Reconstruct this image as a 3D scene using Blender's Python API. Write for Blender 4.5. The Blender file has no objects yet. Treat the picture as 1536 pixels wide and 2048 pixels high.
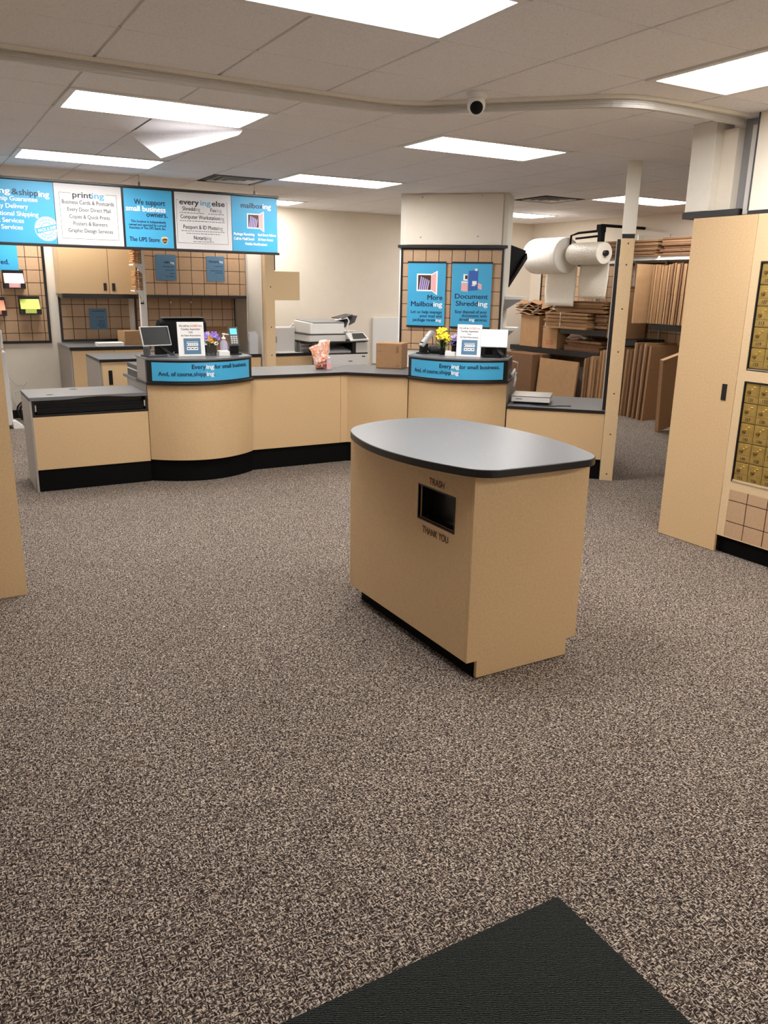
import bpy, bmesh, math, random
from mathutils import Vector, Matrix
random.seed(11)
R2 = 2 ** -.5
T = 0.6096
CEIL = 2.67
SC = bpy.context.scene
COL = SC.collection

# ------------------------------------------------------------------ camera
CAM = Vector((-2.1217, -3.2449, 1.645))
YAW, PITCH, ROLL, FPX = 0.524794, 0.273016, 0.018326, 1607.3
fwd = Vector((math.sin(YAW) * math.cos(PITCH), math.cos(YAW) * math.cos(PITCH), -math.sin(PITCH)))
rt = Vector((math.cos(YAW), -math.sin(YAW), 0))
up = rt.cross(fwd)
c_, s_ = math.cos(ROLL), math.sin(ROLL)
rt2 = c_ * rt + s_ * up
up2 = -s_ * rt + c_ * up
cd = bpy.data.cameras.new('camera')
cam = bpy.data.objects.new('camera', cd)
COL.objects.link(cam)
cd.sensor_fit = 'HORIZONTAL'
cd.sensor_width = 36
cd.lens = FPX / 1536 * 36
cd.clip_start = 0.05
m3 = Matrix((rt2, up2, -fwd)).transposed()
cam.matrix_world = Matrix.Translation(CAM) @ m3.to_4x4()
SC.camera = cam

# ------------------------------------------------------------------ materials
def lin(c):
    return tuple(((v / 255) / 12.92 if v / 255 <= 0.04045 else ((v / 255 + 0.055) / 1.055) ** 2.4) for v in c)

def mat(name, rgb, rough=0.5, metal=0.0, noise=0.0, nscale=60, bump=0.0, spec=0.5, coat=0.0, alpha=1.0, trans=0.0, emit=0.0, stretch=(1, 1, 1)):
    m = bpy.data.materials.new(name)
    m.use_nodes = True
    nt = m.node_tree
    b = nt.nodes['Principled BSDF']
    c = lin(rgb) + (1,)
    b.inputs['Base Color'].default_value = c
    b.inputs['Roughness'].default_value = rough
    b.inputs['Metallic'].default_value = metal
    b.inputs['Specular IOR Level'].default_value = spec
    b.inputs['Coat Weight'].default_value = coat
    b.inputs['Alpha'].default_value = alpha
    b.inputs['Transmission Weight'].default_value = trans
    if emit:
        b.inputs['Emission Color'].default_value = c
        b.inputs['Emission Strength'].default_value = emit
    tc = nt.nodes.new('ShaderNodeTexCoord')
    mp = nt.nodes.new('ShaderNodeMapping')
    mp.inputs['Scale'].default_value = stretch
    nt.links.new(tc.outputs['Object'], mp.inputs['Vector'])
    n = nt.nodes.new('ShaderNodeTexNoise')
    n.inputs['Scale'].default_value = nscale
    n.inputs['Detail'].default_value = 4
    nt.links.new(mp.outputs['Vector'], n.inputs['Vector'])
    k = noise if noise else 0.02
    r = nt.nodes.new('ShaderNodeValToRGB')
    r.color_ramp.elements[0].position = 0.3
    r.color_ramp.elements[1].position = 0.7
    r.color_ramp.elements[0].color = tuple(max(0, v * (1 - k)) for v in c[:3]) + (1,)
    r.color_ramp.elements[1].color = tuple(min(1, v * (1 + k)) for v in c[:3]) + (1,)
    nt.links.new(n.outputs['Fac'], r.inputs['Fac'])
    nt.links.new(r.outputs['Color'], b.inputs['Base Color'])
    if bump:
        bp = nt.nodes.new('ShaderNodeBump')
        bp.inputs['Strength'].default_value = bump
        bp.inputs['Distance'].default_value = 0.002
        nt.links.new(n.outputs['Fac'], bp.inputs['Height'])
        nt.links.new(bp.outputs['Normal'], b.inputs['Normal'])
    return m

M = {}
M['lam'] = mat('maple_laminate', (206, 175, 134), 0.40, noise=0.07, nscale=90, spec=0.4)
M['lam2'] = mat('maple_laminate_edge', (214, 187, 148), 0.43, noise=0.05, nscale=90)
M['groove'] = mat('dark_brown_groove', (74, 44, 34), 0.6)
M['tile'] = mat('tan_tile_board', (186, 154, 122), 0.5, noise=0.06, nscale=70)
M['black'] = mat('black_trim', (22, 20, 21), 0.35)
M['blackm'] = mat('matte_black', (15, 14, 15), 0.75, spec=0.2)
M['kick'] = mat('black_toe_kick', (6, 6, 7), 0.7, spec=0.12)
M['slate'] = mat('slate_laminate', (104, 106, 109), 0.31, noise=0.06, nscale=45, stretch=(1, 3, 1), spec=0.6)
M['greyside'] = mat('grey_laminate_side', (154, 147, 140), 0.45, noise=0.05)
M['wall'] = mat('cream_wall_paint', (233, 223, 208), 0.75, noise=0.015, nscale=8)
M['whitep'] = mat('off_white_panel', (226, 220, 208), 0.5, noise=0.02, nscale=20)
M['white'] = mat('white_plastic', (235, 234, 232), 0.35)
M['paper'] = mat('white_paper', (244, 242, 240), 0.7)
M['alu'] = mat('brushed_aluminium', (204, 200, 195), 0.4, metal=0.3, noise=0.05, stretch=(1, 1, 40))
M['steel'] = mat('steel', (200, 198, 194), 0.3, metal=0.8)
M['grey'] = mat('grey_plastic', (150, 150, 152), 0.4)
M['lgrey'] = mat('light_grey_plastic', (208, 205, 203), 0.4)
M['dgrey'] = mat('dark_grey_plastic', (70, 70, 72), 0.4)
M['cyan'] = mat('cyan_print', (66, 168, 214), 0.4, noise=0.03, nscale=4)
M['fadeblue'] = mat('muted_blue_print', (84, 124, 156), 0.5, noise=0.05, nscale=20)
M['signw'] = mat('white_sign_print', (216, 213, 214), 0.45)
M['navy'] = mat('navy_print', (16, 32, 78), 0.4)
M['ink'] = mat('charcoal_print', (44, 44, 54), 0.5)
M['brownink'] = mat('brown_engraving', (96, 60, 34), 0.6)
M['wprint'] = mat('white_print', (250, 250, 250), 0.45)
M['cprint'] = mat('light_blue_print', (84, 168, 204), 0.45)
M['gprint'] = mat('grey_small_print', (150, 150, 156), 0.5)
M['red'] = mat('red_print', (196, 40, 44), 0.5)
M['card'] = mat('cardboard', (158, 120, 84), 0.75, noise=0.08, nscale=14, stretch=(1, 1, 6))
M['card2'] = mat('cardboard_light', (176, 139, 100), 0.75, noise=0.06, nscale=14)
M['card3'] = mat('cardboard_dark', (124, 90, 64), 0.75, noise=0.1, nscale=14, stretch=(1, 1, 6))
M['corr'] = mat('cardboard_cut_edge', (190, 148, 106), 0.85, noise=0.3, nscale=120)
M['tape'] = mat('packing_tape', (176, 134, 92), 0.18, spec=0.8)
M['brass'] = mat('brass', (176, 148, 82), 0.34, metal=0.55, noise=0.12, nscale=30)
M['brassd'] = mat('dark_brass', (120, 92, 44), 0.35, metal=0.6)
M['gold'] = mat('gold', (222, 172, 60), 0.35)
M['brown'] = mat('dark_brown', (70, 40, 26), 0.45)
M['orange'] = mat('orange_paper_edge', (182, 124, 72), 0.7, noise=0.2, nscale=80, stretch=(1, 1, 8))
M['pink'] = mat('pink_paper', (236, 178, 180), 0.7)
M['salmon'] = mat('salmon_paper', (240, 152, 122), 0.7)
M['lime'] = mat('lime_paper', (202, 216, 104), 0.7)
M['purple'] = mat('purple_petal', (134, 108, 200), 0.6)
M['lilac'] = mat('lilac_petal', (186, 170, 226), 0.6)
M['yellow'] = mat('yellow_petal', (240, 214, 30), 0.6)
M['amber'] = mat('amber_petal', (226, 166, 60), 0.6)
M['leaf'] = mat('leaf_green', (96, 130, 52), 0.6)
M['foam'] = mat('white_foam_roll', (238, 234, 226), 0.6, bump=0.3, nscale=12)
M['screen'] = mat('dark_screen', (12, 12, 15), 0.38, spec=0.3)
M['litscreen'] = mat('lit_white_screen', (232, 236, 242), 0.3, emit=0.25)
M['blueled'] = mat('lit_blue_screen', (110, 205, 230), 0.3, emit=0.6)
M['pinkprint'] = mat('pink_orange_bag_print', (240, 170, 140), 0.35)
M['orangep'] = mat('orange_bag_print', (240, 140, 50), 0.35)
M['bluep'] = mat('blue_bag_print', (60, 100, 180), 0.3)
M['olive'] = mat('cable_black', (30, 30, 30), 0.5)
M['dark'] = mat('plenum_dark', (58, 52, 48), 0.9)

def glassy(name, rgb, rough=0.05, alpha=0.35):
    m = bpy.data.materials.new(name)
    m.use_nodes = True
    b = m.node_tree.nodes['Principled BSDF']
    b.inputs['Base Color'].default_value = lin(rgb) + (1,)
    b.inputs['Roughness'].default_value = rough
    b.inputs['Alpha'].default_value = alpha
    b.inputs['Specular IOR Level'].default_value = 0.8
    return m
M['clear'] = glassy('clear_plastic', (232, 236, 240))
M['bottle'] = glassy('clear_gel_bottle', (214, 214, 232), 0.08, 0.5)
M['darkglass'] = glassy('dark_glass', (40, 42, 44), 0.05, 0.75)

def bubble_mat():
    m = bpy.data.materials.new('bubble_wrap')
    m.use_nodes = True
    nt = m.node_tree
    b = nt.nodes['Principled BSDF']
    b.inputs['Base Color'].default_value = lin((226, 218, 204)) + (1,)
    b.inputs['Roughness'].default_value = 0.25
    b.inputs['Alpha'].default_value = 0.85
    tc = nt.nodes.new('ShaderNodeTexCoord')
    v = nt.nodes.new('ShaderNodeTexVoronoi')
    v.inputs['Scale'].default_value = 55
    bp = nt.nodes.new('ShaderNodeBump')
    bp.inputs['Strength'].default_value = 0.9
    bp.inputs['Distance'].default_value = 0.006
    bp.invert = True
    nt.links.new(tc.outputs['Object'], v.inputs['Vector'])
    nt.links.new(v.outputs['Distance'], bp.inputs['Height'])
    nt.links.new(bp.outputs['Normal'], b.inputs['Normal'])
    return m
M['bubble'] = bubble_mat()

def emis(name, rgb, s):
    m = bpy.data.materials.new(name)
    m.use_nodes = True
    nt = m.node_tree
    nt.nodes.remove(nt.nodes['Principled BSDF'])
    e = nt.nodes.new('ShaderNodeEmission')
    e.inputs['Color'].default_value = lin(rgb) + (1,)
    e.inputs['Strength'].default_value = s
    nt.links.new(e.outputs[0], nt.nodes['Material Output'].inputs['Surface'])
    return m
LIGHT = 23.5
M['lens'] = emis('lit_diffuser', (255, 252, 248), LIGHT)

def carpet_mat():
    m = bpy.data.materials.new('woven_loop_carpet')
    m.use_nodes = True
    nt = m.node_tree
    N, L = nt.nodes, nt.links
    b = N['Principled BSDF']
    b.inputs['Roughness'].default_value = 0.95
    b.inputs['Specular IOR Level'].default_value = 0.1
    tc = N.new('ShaderNodeTexCoord')
    def strand(sx, sy):
        mp = N.new('ShaderNodeMapping')
        mp.inputs['Scale'].default_value = (sx, sy, 1)
        mp.inputs['Rotation'].default_value = (0, 0, 0.06)
        L.new(tc.outputs['Object'], mp.inputs['Vector'])
        n = N.new('ShaderNodeTexNoise')
        n.noise_dimensions = '2D'
        n.inputs['Scale'].default_value = 1
        n.inputs['Detail'].default_value = 1.0
        n.inputs['Distortion'].default_value = 0.6
        L.new(mp.outputs['Vector'], n.inputs['Vector'])
        return n
    a = strand(250, 85)
    c = strand(85, 250)
    sel = N.new('ShaderNodeTexNoise')
    sel.noise_dimensions = '2D'
    sel.inputs['Scale'].default_value = 70
    sel.inputs['Detail'].default_value = 0
    L.new(tc.outputs['Object'], sel.inputs['Vector'])
    st = N.new('ShaderNodeMath')
    st.operation = 'GREATER_THAN'
    st.inputs[1].default_value = 0.5
    L.new(sel.outputs['Fac'], st.inputs[0])
    mx = N.new('ShaderNodeMix')
    mx.data_type = 'FLOAT'
    L.new(st.outputs[0], mx.inputs['Factor'])
    L.new(a.outputs['Fac'], mx.inputs['A'])
    L.new(c.outputs['Fac'], mx.inputs['B'])
    r = N.new('ShaderNodeValToRGB')
    e = r.color_ramp.elements
    e[0].position = 0.36
    e[0].color = lin((36, 28, 26)) + (1,)
    e[1].position = 0.66
    e[1].color = lin((196, 182, 168)) + (1,)
    e2 = r.color_ramp.elements.new(0.5)
    e2.color = lin((80, 69, 64)) + (1,)
    L.new(mx.outputs['Result'], r.inputs['Fac'])
    big = N.new('ShaderNodeTexNoise')
    big.inputs['Scale'].default_value = 1.3
    L.new(tc.outputs['Object'], big.inputs['Vector'])
    hs = N.new('ShaderNodeHueSaturation')
    mr = N.new('ShaderNodeMapRange')
    mr.inputs['To Min'].default_value = 0.9
    mr.inputs['To Max'].default_value = 1.08
    L.new(big.outputs['Fac'], mr.inputs['Value'])
    L.new(mr.outputs[0], hs.inputs['Value'])
    L.new(r.outputs['Color'], hs.inputs['Color'])
    L.new(hs.outputs['Color'], b.inputs['Base Color'])
    bp = N.new('ShaderNodeBump')
    bp.inputs['Strength'].default_value = 0.6
    bp.inputs['Distance'].default_value = 0.003
    L.new(mx.outputs['Result'], bp.inputs['Height'])
    L.new(bp.outputs['Normal'], b.inputs['Normal'])
    return m
M['carpet'] = carpet_mat()

def doormat_mat():
    m = bpy.data.materials.new('charcoal_ribbed_mat')
    m.use_nodes = True
    nt = m.node_tree
    N, L = nt.nodes, nt.links
    b = N['Principled BSDF']
    b.inputs['Roughness'].default_value = 0.95
    b.inputs['Specular IOR Level'].default_value = 0.1
    tc = N.new('ShaderNodeTexCoord')
    mp = N.new('ShaderNodeMapping')
    mp.inputs['Rotation'].default_value = (0, 0, 0.5)
    mp.inputs['Scale'].default_value = (1, 1, 1)
    L.new(tc.outputs['Object'], mp.inputs['Vector'])
    w = N.new('ShaderNodeTexWave')
    w.inputs['Scale'].default_value = 62
    w.inputs['Distortion'].default_value = 5.0
    w.inputs['Detail'].default_value = 2
    w.bands_direction = 'Y'
    L.new(mp.outputs['Vector'], w.inputs['Vector'])
    n = N.new('ShaderNodeTexNoise')
    n.inputs['Scale'].default_value = 260
    L.new(tc.outputs['Object'], n.inputs['Vector'])
    mu = N.new('ShaderNodeMath')
    mu.operation = 'MULTIPLY'
    L.new(w.outputs['Fac'], mu.inputs[0])
    L.new(n.outputs['Fac'], mu.inputs[1])
    r = N.new('ShaderNodeValToRGB')
    r.color_ramp.elements[0].position = 0.12
    r.color_ramp.elements[0].color = lin((16, 17, 17)) + (1,)
    r.color_ramp.elements[1].position = 0.62
    r.color_ramp.elements[1].color = lin((72, 75, 73)) + (1,)
    L.new(mu.outputs[0], r.inputs['Fac'])
    L.new(r.outputs['Color'], b.inputs['Base Color'])
    return m
M['doormat'] = doormat_mat()

def ceiling_mat():
    m = bpy.data.materials.new('acoustic_ceiling_tile')
    m.use_nodes = True
    nt = m.node_tree
    N, L = nt.nodes, nt.links
    b = N['Principled BSDF']
    b.inputs['Roughness'].default_value = 0.9
    tc = N.new('ShaderNodeTexCoord')
    n = N.new('ShaderNodeTexNoise')
    n.inputs['Scale'].default_value = 150
    n.inputs['Detail'].default_value = 3
    L.new(tc.outputs['Object'], n.inputs['Vector'])
    v = N.new('ShaderNodeTexVoronoi')
    v.inputs['Scale'].default_value = 42
    L.new(tc.outputs['Object'], v.inputs['Vector'])
    r0 = N.new('ShaderNodeValToRGB')
    r0.color_ramp.elements[0].position = 0.04
    r0.color_ramp.elements[0].color = lin((176, 168, 160)) + (1,)
    r0.color_ramp.elements[1].position = 0.12
    r0.color_ramp.elements[1].color = (1, 1, 1, 1)
    L.new(v.outputs['Distance'], r0.inputs['Fac'])
    r = N.new('ShaderNodeValToRGB')
    r.color_ramp.elements[0].position = 0.3
    r.color_ramp.elements[0].color = lin((236, 234, 236)) + (1,)
    r.color_ramp.elements[1].position = 0.65
    r.color_ramp.elements[1].color = lin((250, 249, 252)) + (1,)
    L.new(n.outputs['Fac'], r.inputs['Fac'])
    mx = N.new('ShaderNodeMix')
    mx.data_type = 'RGBA'
    mx.blend_type = 'MULTIPLY'
    mx.inputs['Factor'].default_value = 1
    L.new(r.outputs['Color'], mx.inputs['A'])
    L.new(r0.outputs['Color'], mx.inputs['B'])
    L.new(mx.outputs['Result'], b.inputs['Base Color'])
    return m
M['ceil'] = ceiling_mat()
M['tee'] = mat('ceiling_grid_paint', (222, 218, 216), 0.6)

# ------------------------------------------------------------------ mesh builder
class MB:
    def __init__(s):
        s.v, s.f, s.sm, s.mi = [], [], [], []
        s.cur = 0
    def add(s, vs, fs, smooth=False):
        o = len(s.v)
        s.v += [tuple(p) for p in vs]
        for f in fs:
            s.f.append(tuple(i + o for i in f))
            s.sm.append(smooth)
            s.mi.append(s.cur)
        return s
    def bx(s, x0, x1, y0, y1, z0, z1):
        x0, x1 = min(x0, x1), max(x0, x1)
        y0, y1 = min(y0, y1), max(y0, y1)
        z0, z1 = min(z0, z1), max(z0, z1)
        vs = [(x0, y0, z0), (x1, y0, z0), (x1, y1, z0), (x0, y1, z0), (x0, y0, z1), (x1, y0, z1), (x1, y1, z1), (x0, y1, z1)]
        return s.add(vs, [(0, 3, 2, 1), (4, 5, 6, 7), (0, 1, 5, 4), (1, 2, 6, 5), (2, 3, 7, 6), (3, 0, 4, 7)])
    def hexa(s, b, t):
        return s.add(list(b) + list(t), [(0, 3, 2, 1), (4, 5, 6, 7), (0, 1, 5, 4), (1, 2, 6, 5), (2, 3, 7, 6), (3, 0, 4, 7)])
    def prism(s, poly, z0, z1, smooth=False):
        n = len(poly)
        vs = [(x, y, z0) for x, y in poly] + [(x, y, z1) for x, y in poly]
        s.add(vs, [tuple(range(n - 1, -1, -1)), tuple(range(n, 2 * n))])
        return s.add(vs, [(i, (i + 1) % n, n + (i + 1) % n, n + i) for i in range(n)], smooth)
    def prof(s, poly, a0, a1, axis='x'):
        n = len(poly)
        if axis == 'x':
            f = lambda p, a: (a, p[0], p[1])
        else:
            f = lambda p, a: (p[0], a, p[1])
        vs = [f(p, a0) for p in poly] + [f(p, a1) for p in poly]
        s.add(vs, [tuple(range(n - 1, -1, -1)), tuple(range(n, 2 * n))])
        return s.add(vs, [(i, (i + 1) % n, n + (i + 1) % n, n + i) for i in range(n)])
    def cyl(s, p0, p1, r0, r1=None, n=20, caps=True, smooth=True):
        p0, p1 = Vector(p0), Vector(p1)
        r1 = r0 if r1 is None else r1
        d = (p1 - p0).normalized()
        a = Vector((0, 0, 1)) if abs(d.z) < .9 else Vector((1, 0, 0))
        u = d.cross(a).normalized()
        w = d.cross(u)
        A = [p0 + r0 * (math.cos(t) * u + math.sin(t) * w) for t in [2 * math.pi * i / n for i in range(n)]]
        B = [p1 + r1 * (math.cos(t) * u + math.sin(t) * w) for t in [2 * math.pi * i / n for i in range(n)]]
        s.add(A + B, [(i, n + i, n + (i + 1) % n, (i + 1) % n) for i in range(n)], smooth)
        if caps:
            s.add(A + B, [tuple(range(n)), tuple(range(2 * n - 1, n - 1, -1))])
        return s
    def tube(s, pts, r, n=8):
        pts = [Vector(p) for p in pts]
        rings = []
        for i, p in enumerate(pts):
            d = (pts[min(i + 1, len(pts) - 1)] - pts[max(i - 1, 0)]).normalized()
            a = Vector((0, 0, 1)) if abs(d.z) < .95 else Vector((1, 0, 0))
            u = d.cross(a).normalized()
            w = d.cross(u)
            rings.append([p + r * (math.cos(2 * math.pi * k / n) * u + math.sin(2 * math.pi * k / n) * w) for k in range(n)])
        vs = [q for rg in rings for q in rg]
        fs = [(i * n + k, (i + 1) * n + k, (i + 1) * n + (k + 1) % n, i * n + (k + 1) % n) for i in range(len(pts) - 1) for k in range(n)]
        s.add(vs, fs, True)
        return s.add(vs, [tuple(range(n)), tuple(range(len(vs) - 1, len(vs) - n - 1, -1))])
    def lathe(s, prof, cx=0, cy=0, n=24, cz=0):
        vs = [(cx + r * math.cos(2 * math.pi * k / n), cy + r * math.sin(2 * math.pi * k / n), cz + z) for r, z in prof for k in range(n)]
        m = len(prof)
        s.add(vs, [(i * n + k, i * n + (k + 1) % n, (i + 1) * n + (k + 1) % n, (i + 1) * n + k) for i in range(m - 1) for k in range(n)], True)
        if prof[0][0] > 1e-5: s.add(vs[:n], [tuple(range(n - 1, -1, -1))])
        if prof[-1][0] > 1e-5: s.add(vs[-n:], [tuple(range(n))])
        return s
    def ell(s, c, r, n=16, m=10):
        vs = []
        for i in range(m + 1):
            ph = math.pi * i / m
            for k in range(n):
                t = 2 * math.pi * k / n
                vs.append((c[0] + r[0] * math.sin(ph) * math.cos(t), c[1] + r[1] * math.sin(ph) * math.sin(t), c[2] - r[2] * math.cos(ph)))
        return s.add(vs, [(i * n + k, i * n + (k + 1) % n, (i + 1) * n + (k + 1) % n, (i + 1) * n + k) for i in range(m) for k in range(n)], True)
    def surf(s, fn, nu, nv, smooth=True, thick=None):
        vs = [fn(i / nu, j / nv) for j in range(nv + 1) for i in range(nu + 1)]
        w = nu + 1
        fs = [(j * w + i, j * w + i + 1, (j + 1) * w + i + 1, (j + 1) * w + i) for j in range(nv) for i in range(nu)]
        if thick is None:
            return s.add(vs, fs, smooth)
        th = Vector(thick)
        k = len(vs)
        v2 = vs + [tuple(Vector(p) + th) for p in vs]
        f2 = fs + [tuple(k + i for i in reversed(f)) for f in fs]
        bd = [i for i in range(nu + 1)] + [j * w + nu for j in range(1, nv + 1)] + [nv * w + i for i in range(nu - 1, -1, -1)] + [j * w for j in range(nv - 1, 0, -1)]
        f2 += [(bd[i], k + bd[i], k + bd[(i + 1) % len(bd)], bd[(i + 1) % len(bd)]) for i in range(len(bd))]
        return s.add(v2, f2, smooth)
    def sheet(s, pts, n, t):
        """flat polygon of 3-D points given thickness t along vector n"""
        n = Vector(n).normalized() * t
        k = len(pts)
        vs = [Vector(p) for p in pts] + [Vector(p) + n for p in pts]
        return s.add(vs, [tuple(range(k - 1, -1, -1)), tuple(range(k, 2 * k))] + [(i, (i + 1) % k, k + (i + 1) % k, k + i) for i in range(k)])
    def xf(s, M4, start=0):
        s.v[start:] = [tuple(M4 @ Vector(p)) for p in s.v[start:]]
        return s

def build(name, mb, mats, parent=None, bevel=0, loc=None, rotz=0, seg=2):
    me = bpy.data.meshes.new(name)
    me.from_pydata(mb.v, [], mb.f)
    if not isinstance(mats, (list, tuple)): mats = [mats]
    for m in mats: me.materials.append(M[m])
    me.polygons.foreach_set('use_smooth', mb.sm)
    me.polygons.foreach_set('material_index', mb.mi)
    me.update()
    bm = bmesh.new()
    bm.from_mesh(me)
    bmesh.ops.remove_doubles(bm, verts=bm.verts, dist=1e-5)
    bmesh.ops.recalc_face_normals(bm, faces=bm.faces)
    bm.to_mesh(me)
    bm.free()
    o = bpy.data.objects.new(name, me)
    COL.objects.link(o)
    if parent is not None: o.parent = parent
    if loc is not None: o.location = loc
    o.rotation_euler = (0, 0, rotz)
    if bevel:
        md = o.modifiers.new('bevel', 'BEVEL')
        md.width = bevel
        md.segments = seg
        md.limit_method = 'ANGLE'
        md.angle_limit = math.radians(40)
    return o

def tag(o, label, cat, group=None):
    o['label'] = label
    o['category'] = cat
    if group: o['group'] = group
    return o

def thing(name, label, cat, loc=(0, 0, 0), rotz=0, group=None):
    o = bpy.data.objects.new(name, None)
    o.empty_display_size = 0.1
    COL.objects.link(o)
    o.location = loc
    o.rotation_euler = (0, 0, rotz)
    return tag(o, label, cat, group)

def struct(name, mb, mats, bevel=0):
    o = build(name, mb, mats, bevel=bevel)
    o['kind'] = 'structure'
    return o

def clone(root, loc, rotz, label=None):
    r = root.copy()
    COL.objects.link(r)
    r.location = loc
    r.rotation_euler = (0, 0, rotz)
    if label: r['label'] = label
    for ch in list(root.children):
        c = ch.copy()
        COL.objects.link(c)
        c.parent = r
        for g in ch.children:
            d = g.copy()
            COL.objects.link(d)
            d.parent = c
    return r

# lettering: flat glyph faces mapped by fn(u, v) -> 3-D point
def text(mb, s, x, y, h, fn, w=None, align='L', bold=0.002):
    cu = bpy.data.curves.new('glyphs', 'FONT')
    cu.body = s
    cu.size = 1
    cu.resolution_u = 3
    ob = bpy.data.objects.new('glyphs', cu)
    COL.objects.link(ob)
    dg = bpy.context.evaluated_depsgraph_get()
    me = ob.evaluated_get(dg).to_mesh()
    vs = [tuple(v.co) for v in me.vertices]
    fs = [tuple(p.vertices) for p in me.polygons]
    ob.evaluated_get(dg).to_mesh_clear()
    bpy.data.objects.remove(ob)
    bpy.data.curves.remove(cu)
    if not vs: return
    x0 = min(v[0] for v in vs)
    x1 = max(v[0] for v in vs)
    k = h / 0.70
    kx = k if w is None else w / (x1 - x0)
    W = (x1 - x0) * kx
    off = {'L': 0, 'C': -W / 2, 'R': -W}[align]
    sh = (.012 if bold < .004 else .032 if bold < .015 else .05) * h
    cx, cy = x + off, y
    o = Vector(fn(cx, cy))
    for kk, (dx, dy) in enumerate([(-sh, 0), (sh, 0), (0, sh * .6), (0, -sh * .6)]):
        pts = []
        for v in vs:
            u_, v_ = x + off + dx + (v[0] - x0) * kx, y + dy + v[1] * k
            P = Vector(fn(u_, v_))
            nn = (Vector(fn(u_ + .001, v_)) - P).cross(Vector(fn(u_, v_ + .001)) - P)
            if nn.length > 1e-12: P = P + nn.normalized() * .00025 * kk
            pts.append(tuple(P))
        mb.add(pts, fs)

def flat(y, x0=0, z0=0):
    return lambda u, v: (x0 + u, y, z0 + v)

# ------------------------------------------------------------------ room shell
XL, XR, YF, YB = -4.6, 6.88, -4.6, 7.6
struct('floor', MB().bx(XL - .1, XR + .1, YF - .1, YB + .1, -.1, 0), 'carpet')
struct('wall_back', MB().bx(XL - .1, XR + .1, YB, YB + .1, 0, CEIL + .4), 'wall')
struct('wall_right', MB().bx(XR, XR + .1, YF, YB, 0, CEIL + .4), 'wall')
struct('wall_left', MB().bx(XL - .1, XL, YF, YB, 0, CEIL + .4), 'wall')
struct('wall_front', MB().bx(XL, XR, YF - .1, YF, 0, CEIL + .4), 'wall')
struct('baseboard_back', MB().bx(XL, XR, YB - .012, YB, 0, .1), 'black')

fix = [(-2, 0, 3, 4), (-2, 0, 7, 8), (2, 4, 3, 4), (2, 4, 7, 8), (2, 4, 11, 12), (8, 10, 6, 7), (8, 10, 10, 11), (2, 3, -2, 0), (-2, 0, -1, 0), (-2, 0, 11, 12), (3, 5, -7, -6), (0, 2, -7, -6), (-6, -4, 7, 8)]
vents = [(1, 2, 8, 9), (7, 8, 7, 8)]
skip = {(-1, 4)}
for a, b_, c, d in fix + vents:
    for i in range(a, b_):
        for j in range(c, d): skip.add((i, j))
mb = MB()
for i in range(-8, 12):
    for j in range(-8, 13):
        if (i, j) in skip: continue
        x0, x1 = max(i * T + .008, XL), min((i + 1) * T - .008, XR)
        y0, y1 = max(j * T + .004, YF), min((j + 1) * T - .004, YB)
        if x1 - x0 < .03 or y1 - y0 < .03: continue
        mb.bx(x0, x1, y0, y1, CEIL, CEIL + .02)
struct('ceiling', mb, 'ceil')
mb = MB()
for i in range(-8, 13):
    if XL < i * T < XR: mb.bx(i * T - .012, i * T + .012, YF, YB, CEIL + .0075, CEIL + .014)
for j in range(-8, 14):
    if YF < j * T < YB: mb.bx(XL, XR, j * T - .012, j * T + .012, CEIL + .0035, CEIL + .009)
struct('trim_1', mb, 'tee')
struct('trim_2', MB().bx(XL, XR, YF, YB, CEIL + .35, CEIL + .4), 'dark')

where = ['large', 'above the menu sign', 'above the island', 'beside the round vent', 'above the copier wall', 'x', 'x']
flabels = [
 'rectangular fluorescent ceiling light beside the sagging ceiling tile',
 'rectangular fluorescent ceiling light just in front of the long hanging menu sign',
 'rectangular fluorescent ceiling light behind the white dome camera',
 'rectangular fluorescent ceiling light to the right of the vent over the menu sign',
 'small looking ceiling light partly hidden by the right end of the menu sign',
 'ceiling light crossed by the white top of the slim post',
 'far ceiling light just right of the wide pillar, beyond the right vent',
 'ceiling light at the right edge above the mailboxes, long side running away',
 'nearest and biggest ceiling light at the top edge',
 'ceiling light near the back wall hidden behind the hanging menu sign',
 'ceiling light behind the viewer on the right',
 'ceiling light behind the viewer near the entrance',
 'ceiling light over the left end beyond the edge of the picture, far']
for (a, b_, c, d), lb in zip(fix, flabels):
    W, D = (b_ - a) * T, (d - c) * T
    t = thing('ceiling_light', lb, 'ceiling light', ((a + b_) / 2 * T, (c + d) / 2 * T, CEIL), 0, 'fluorescent ceiling lights')
    fr = MB()
    w, dd, e = W / 2 - .006, D / 2 - .006, .036
    fr.bx(-w, w, -dd, -dd + e, -.008, .03).bx(-w, w, dd - e, dd, -.008, .03).bx(-w, -w + e, -dd + e, dd - e, -.008, .03).bx(w - e, w, -dd + e, dd - e, -.008, .03)
    fr.bx(-w, w, -dd, dd, .045, .055)
    build('frame', fr, 'white', t)
    build('lens', MB().bx(-w + e, w - e, -dd + e, dd - e, .002, .012), 'lens', t)
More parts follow.
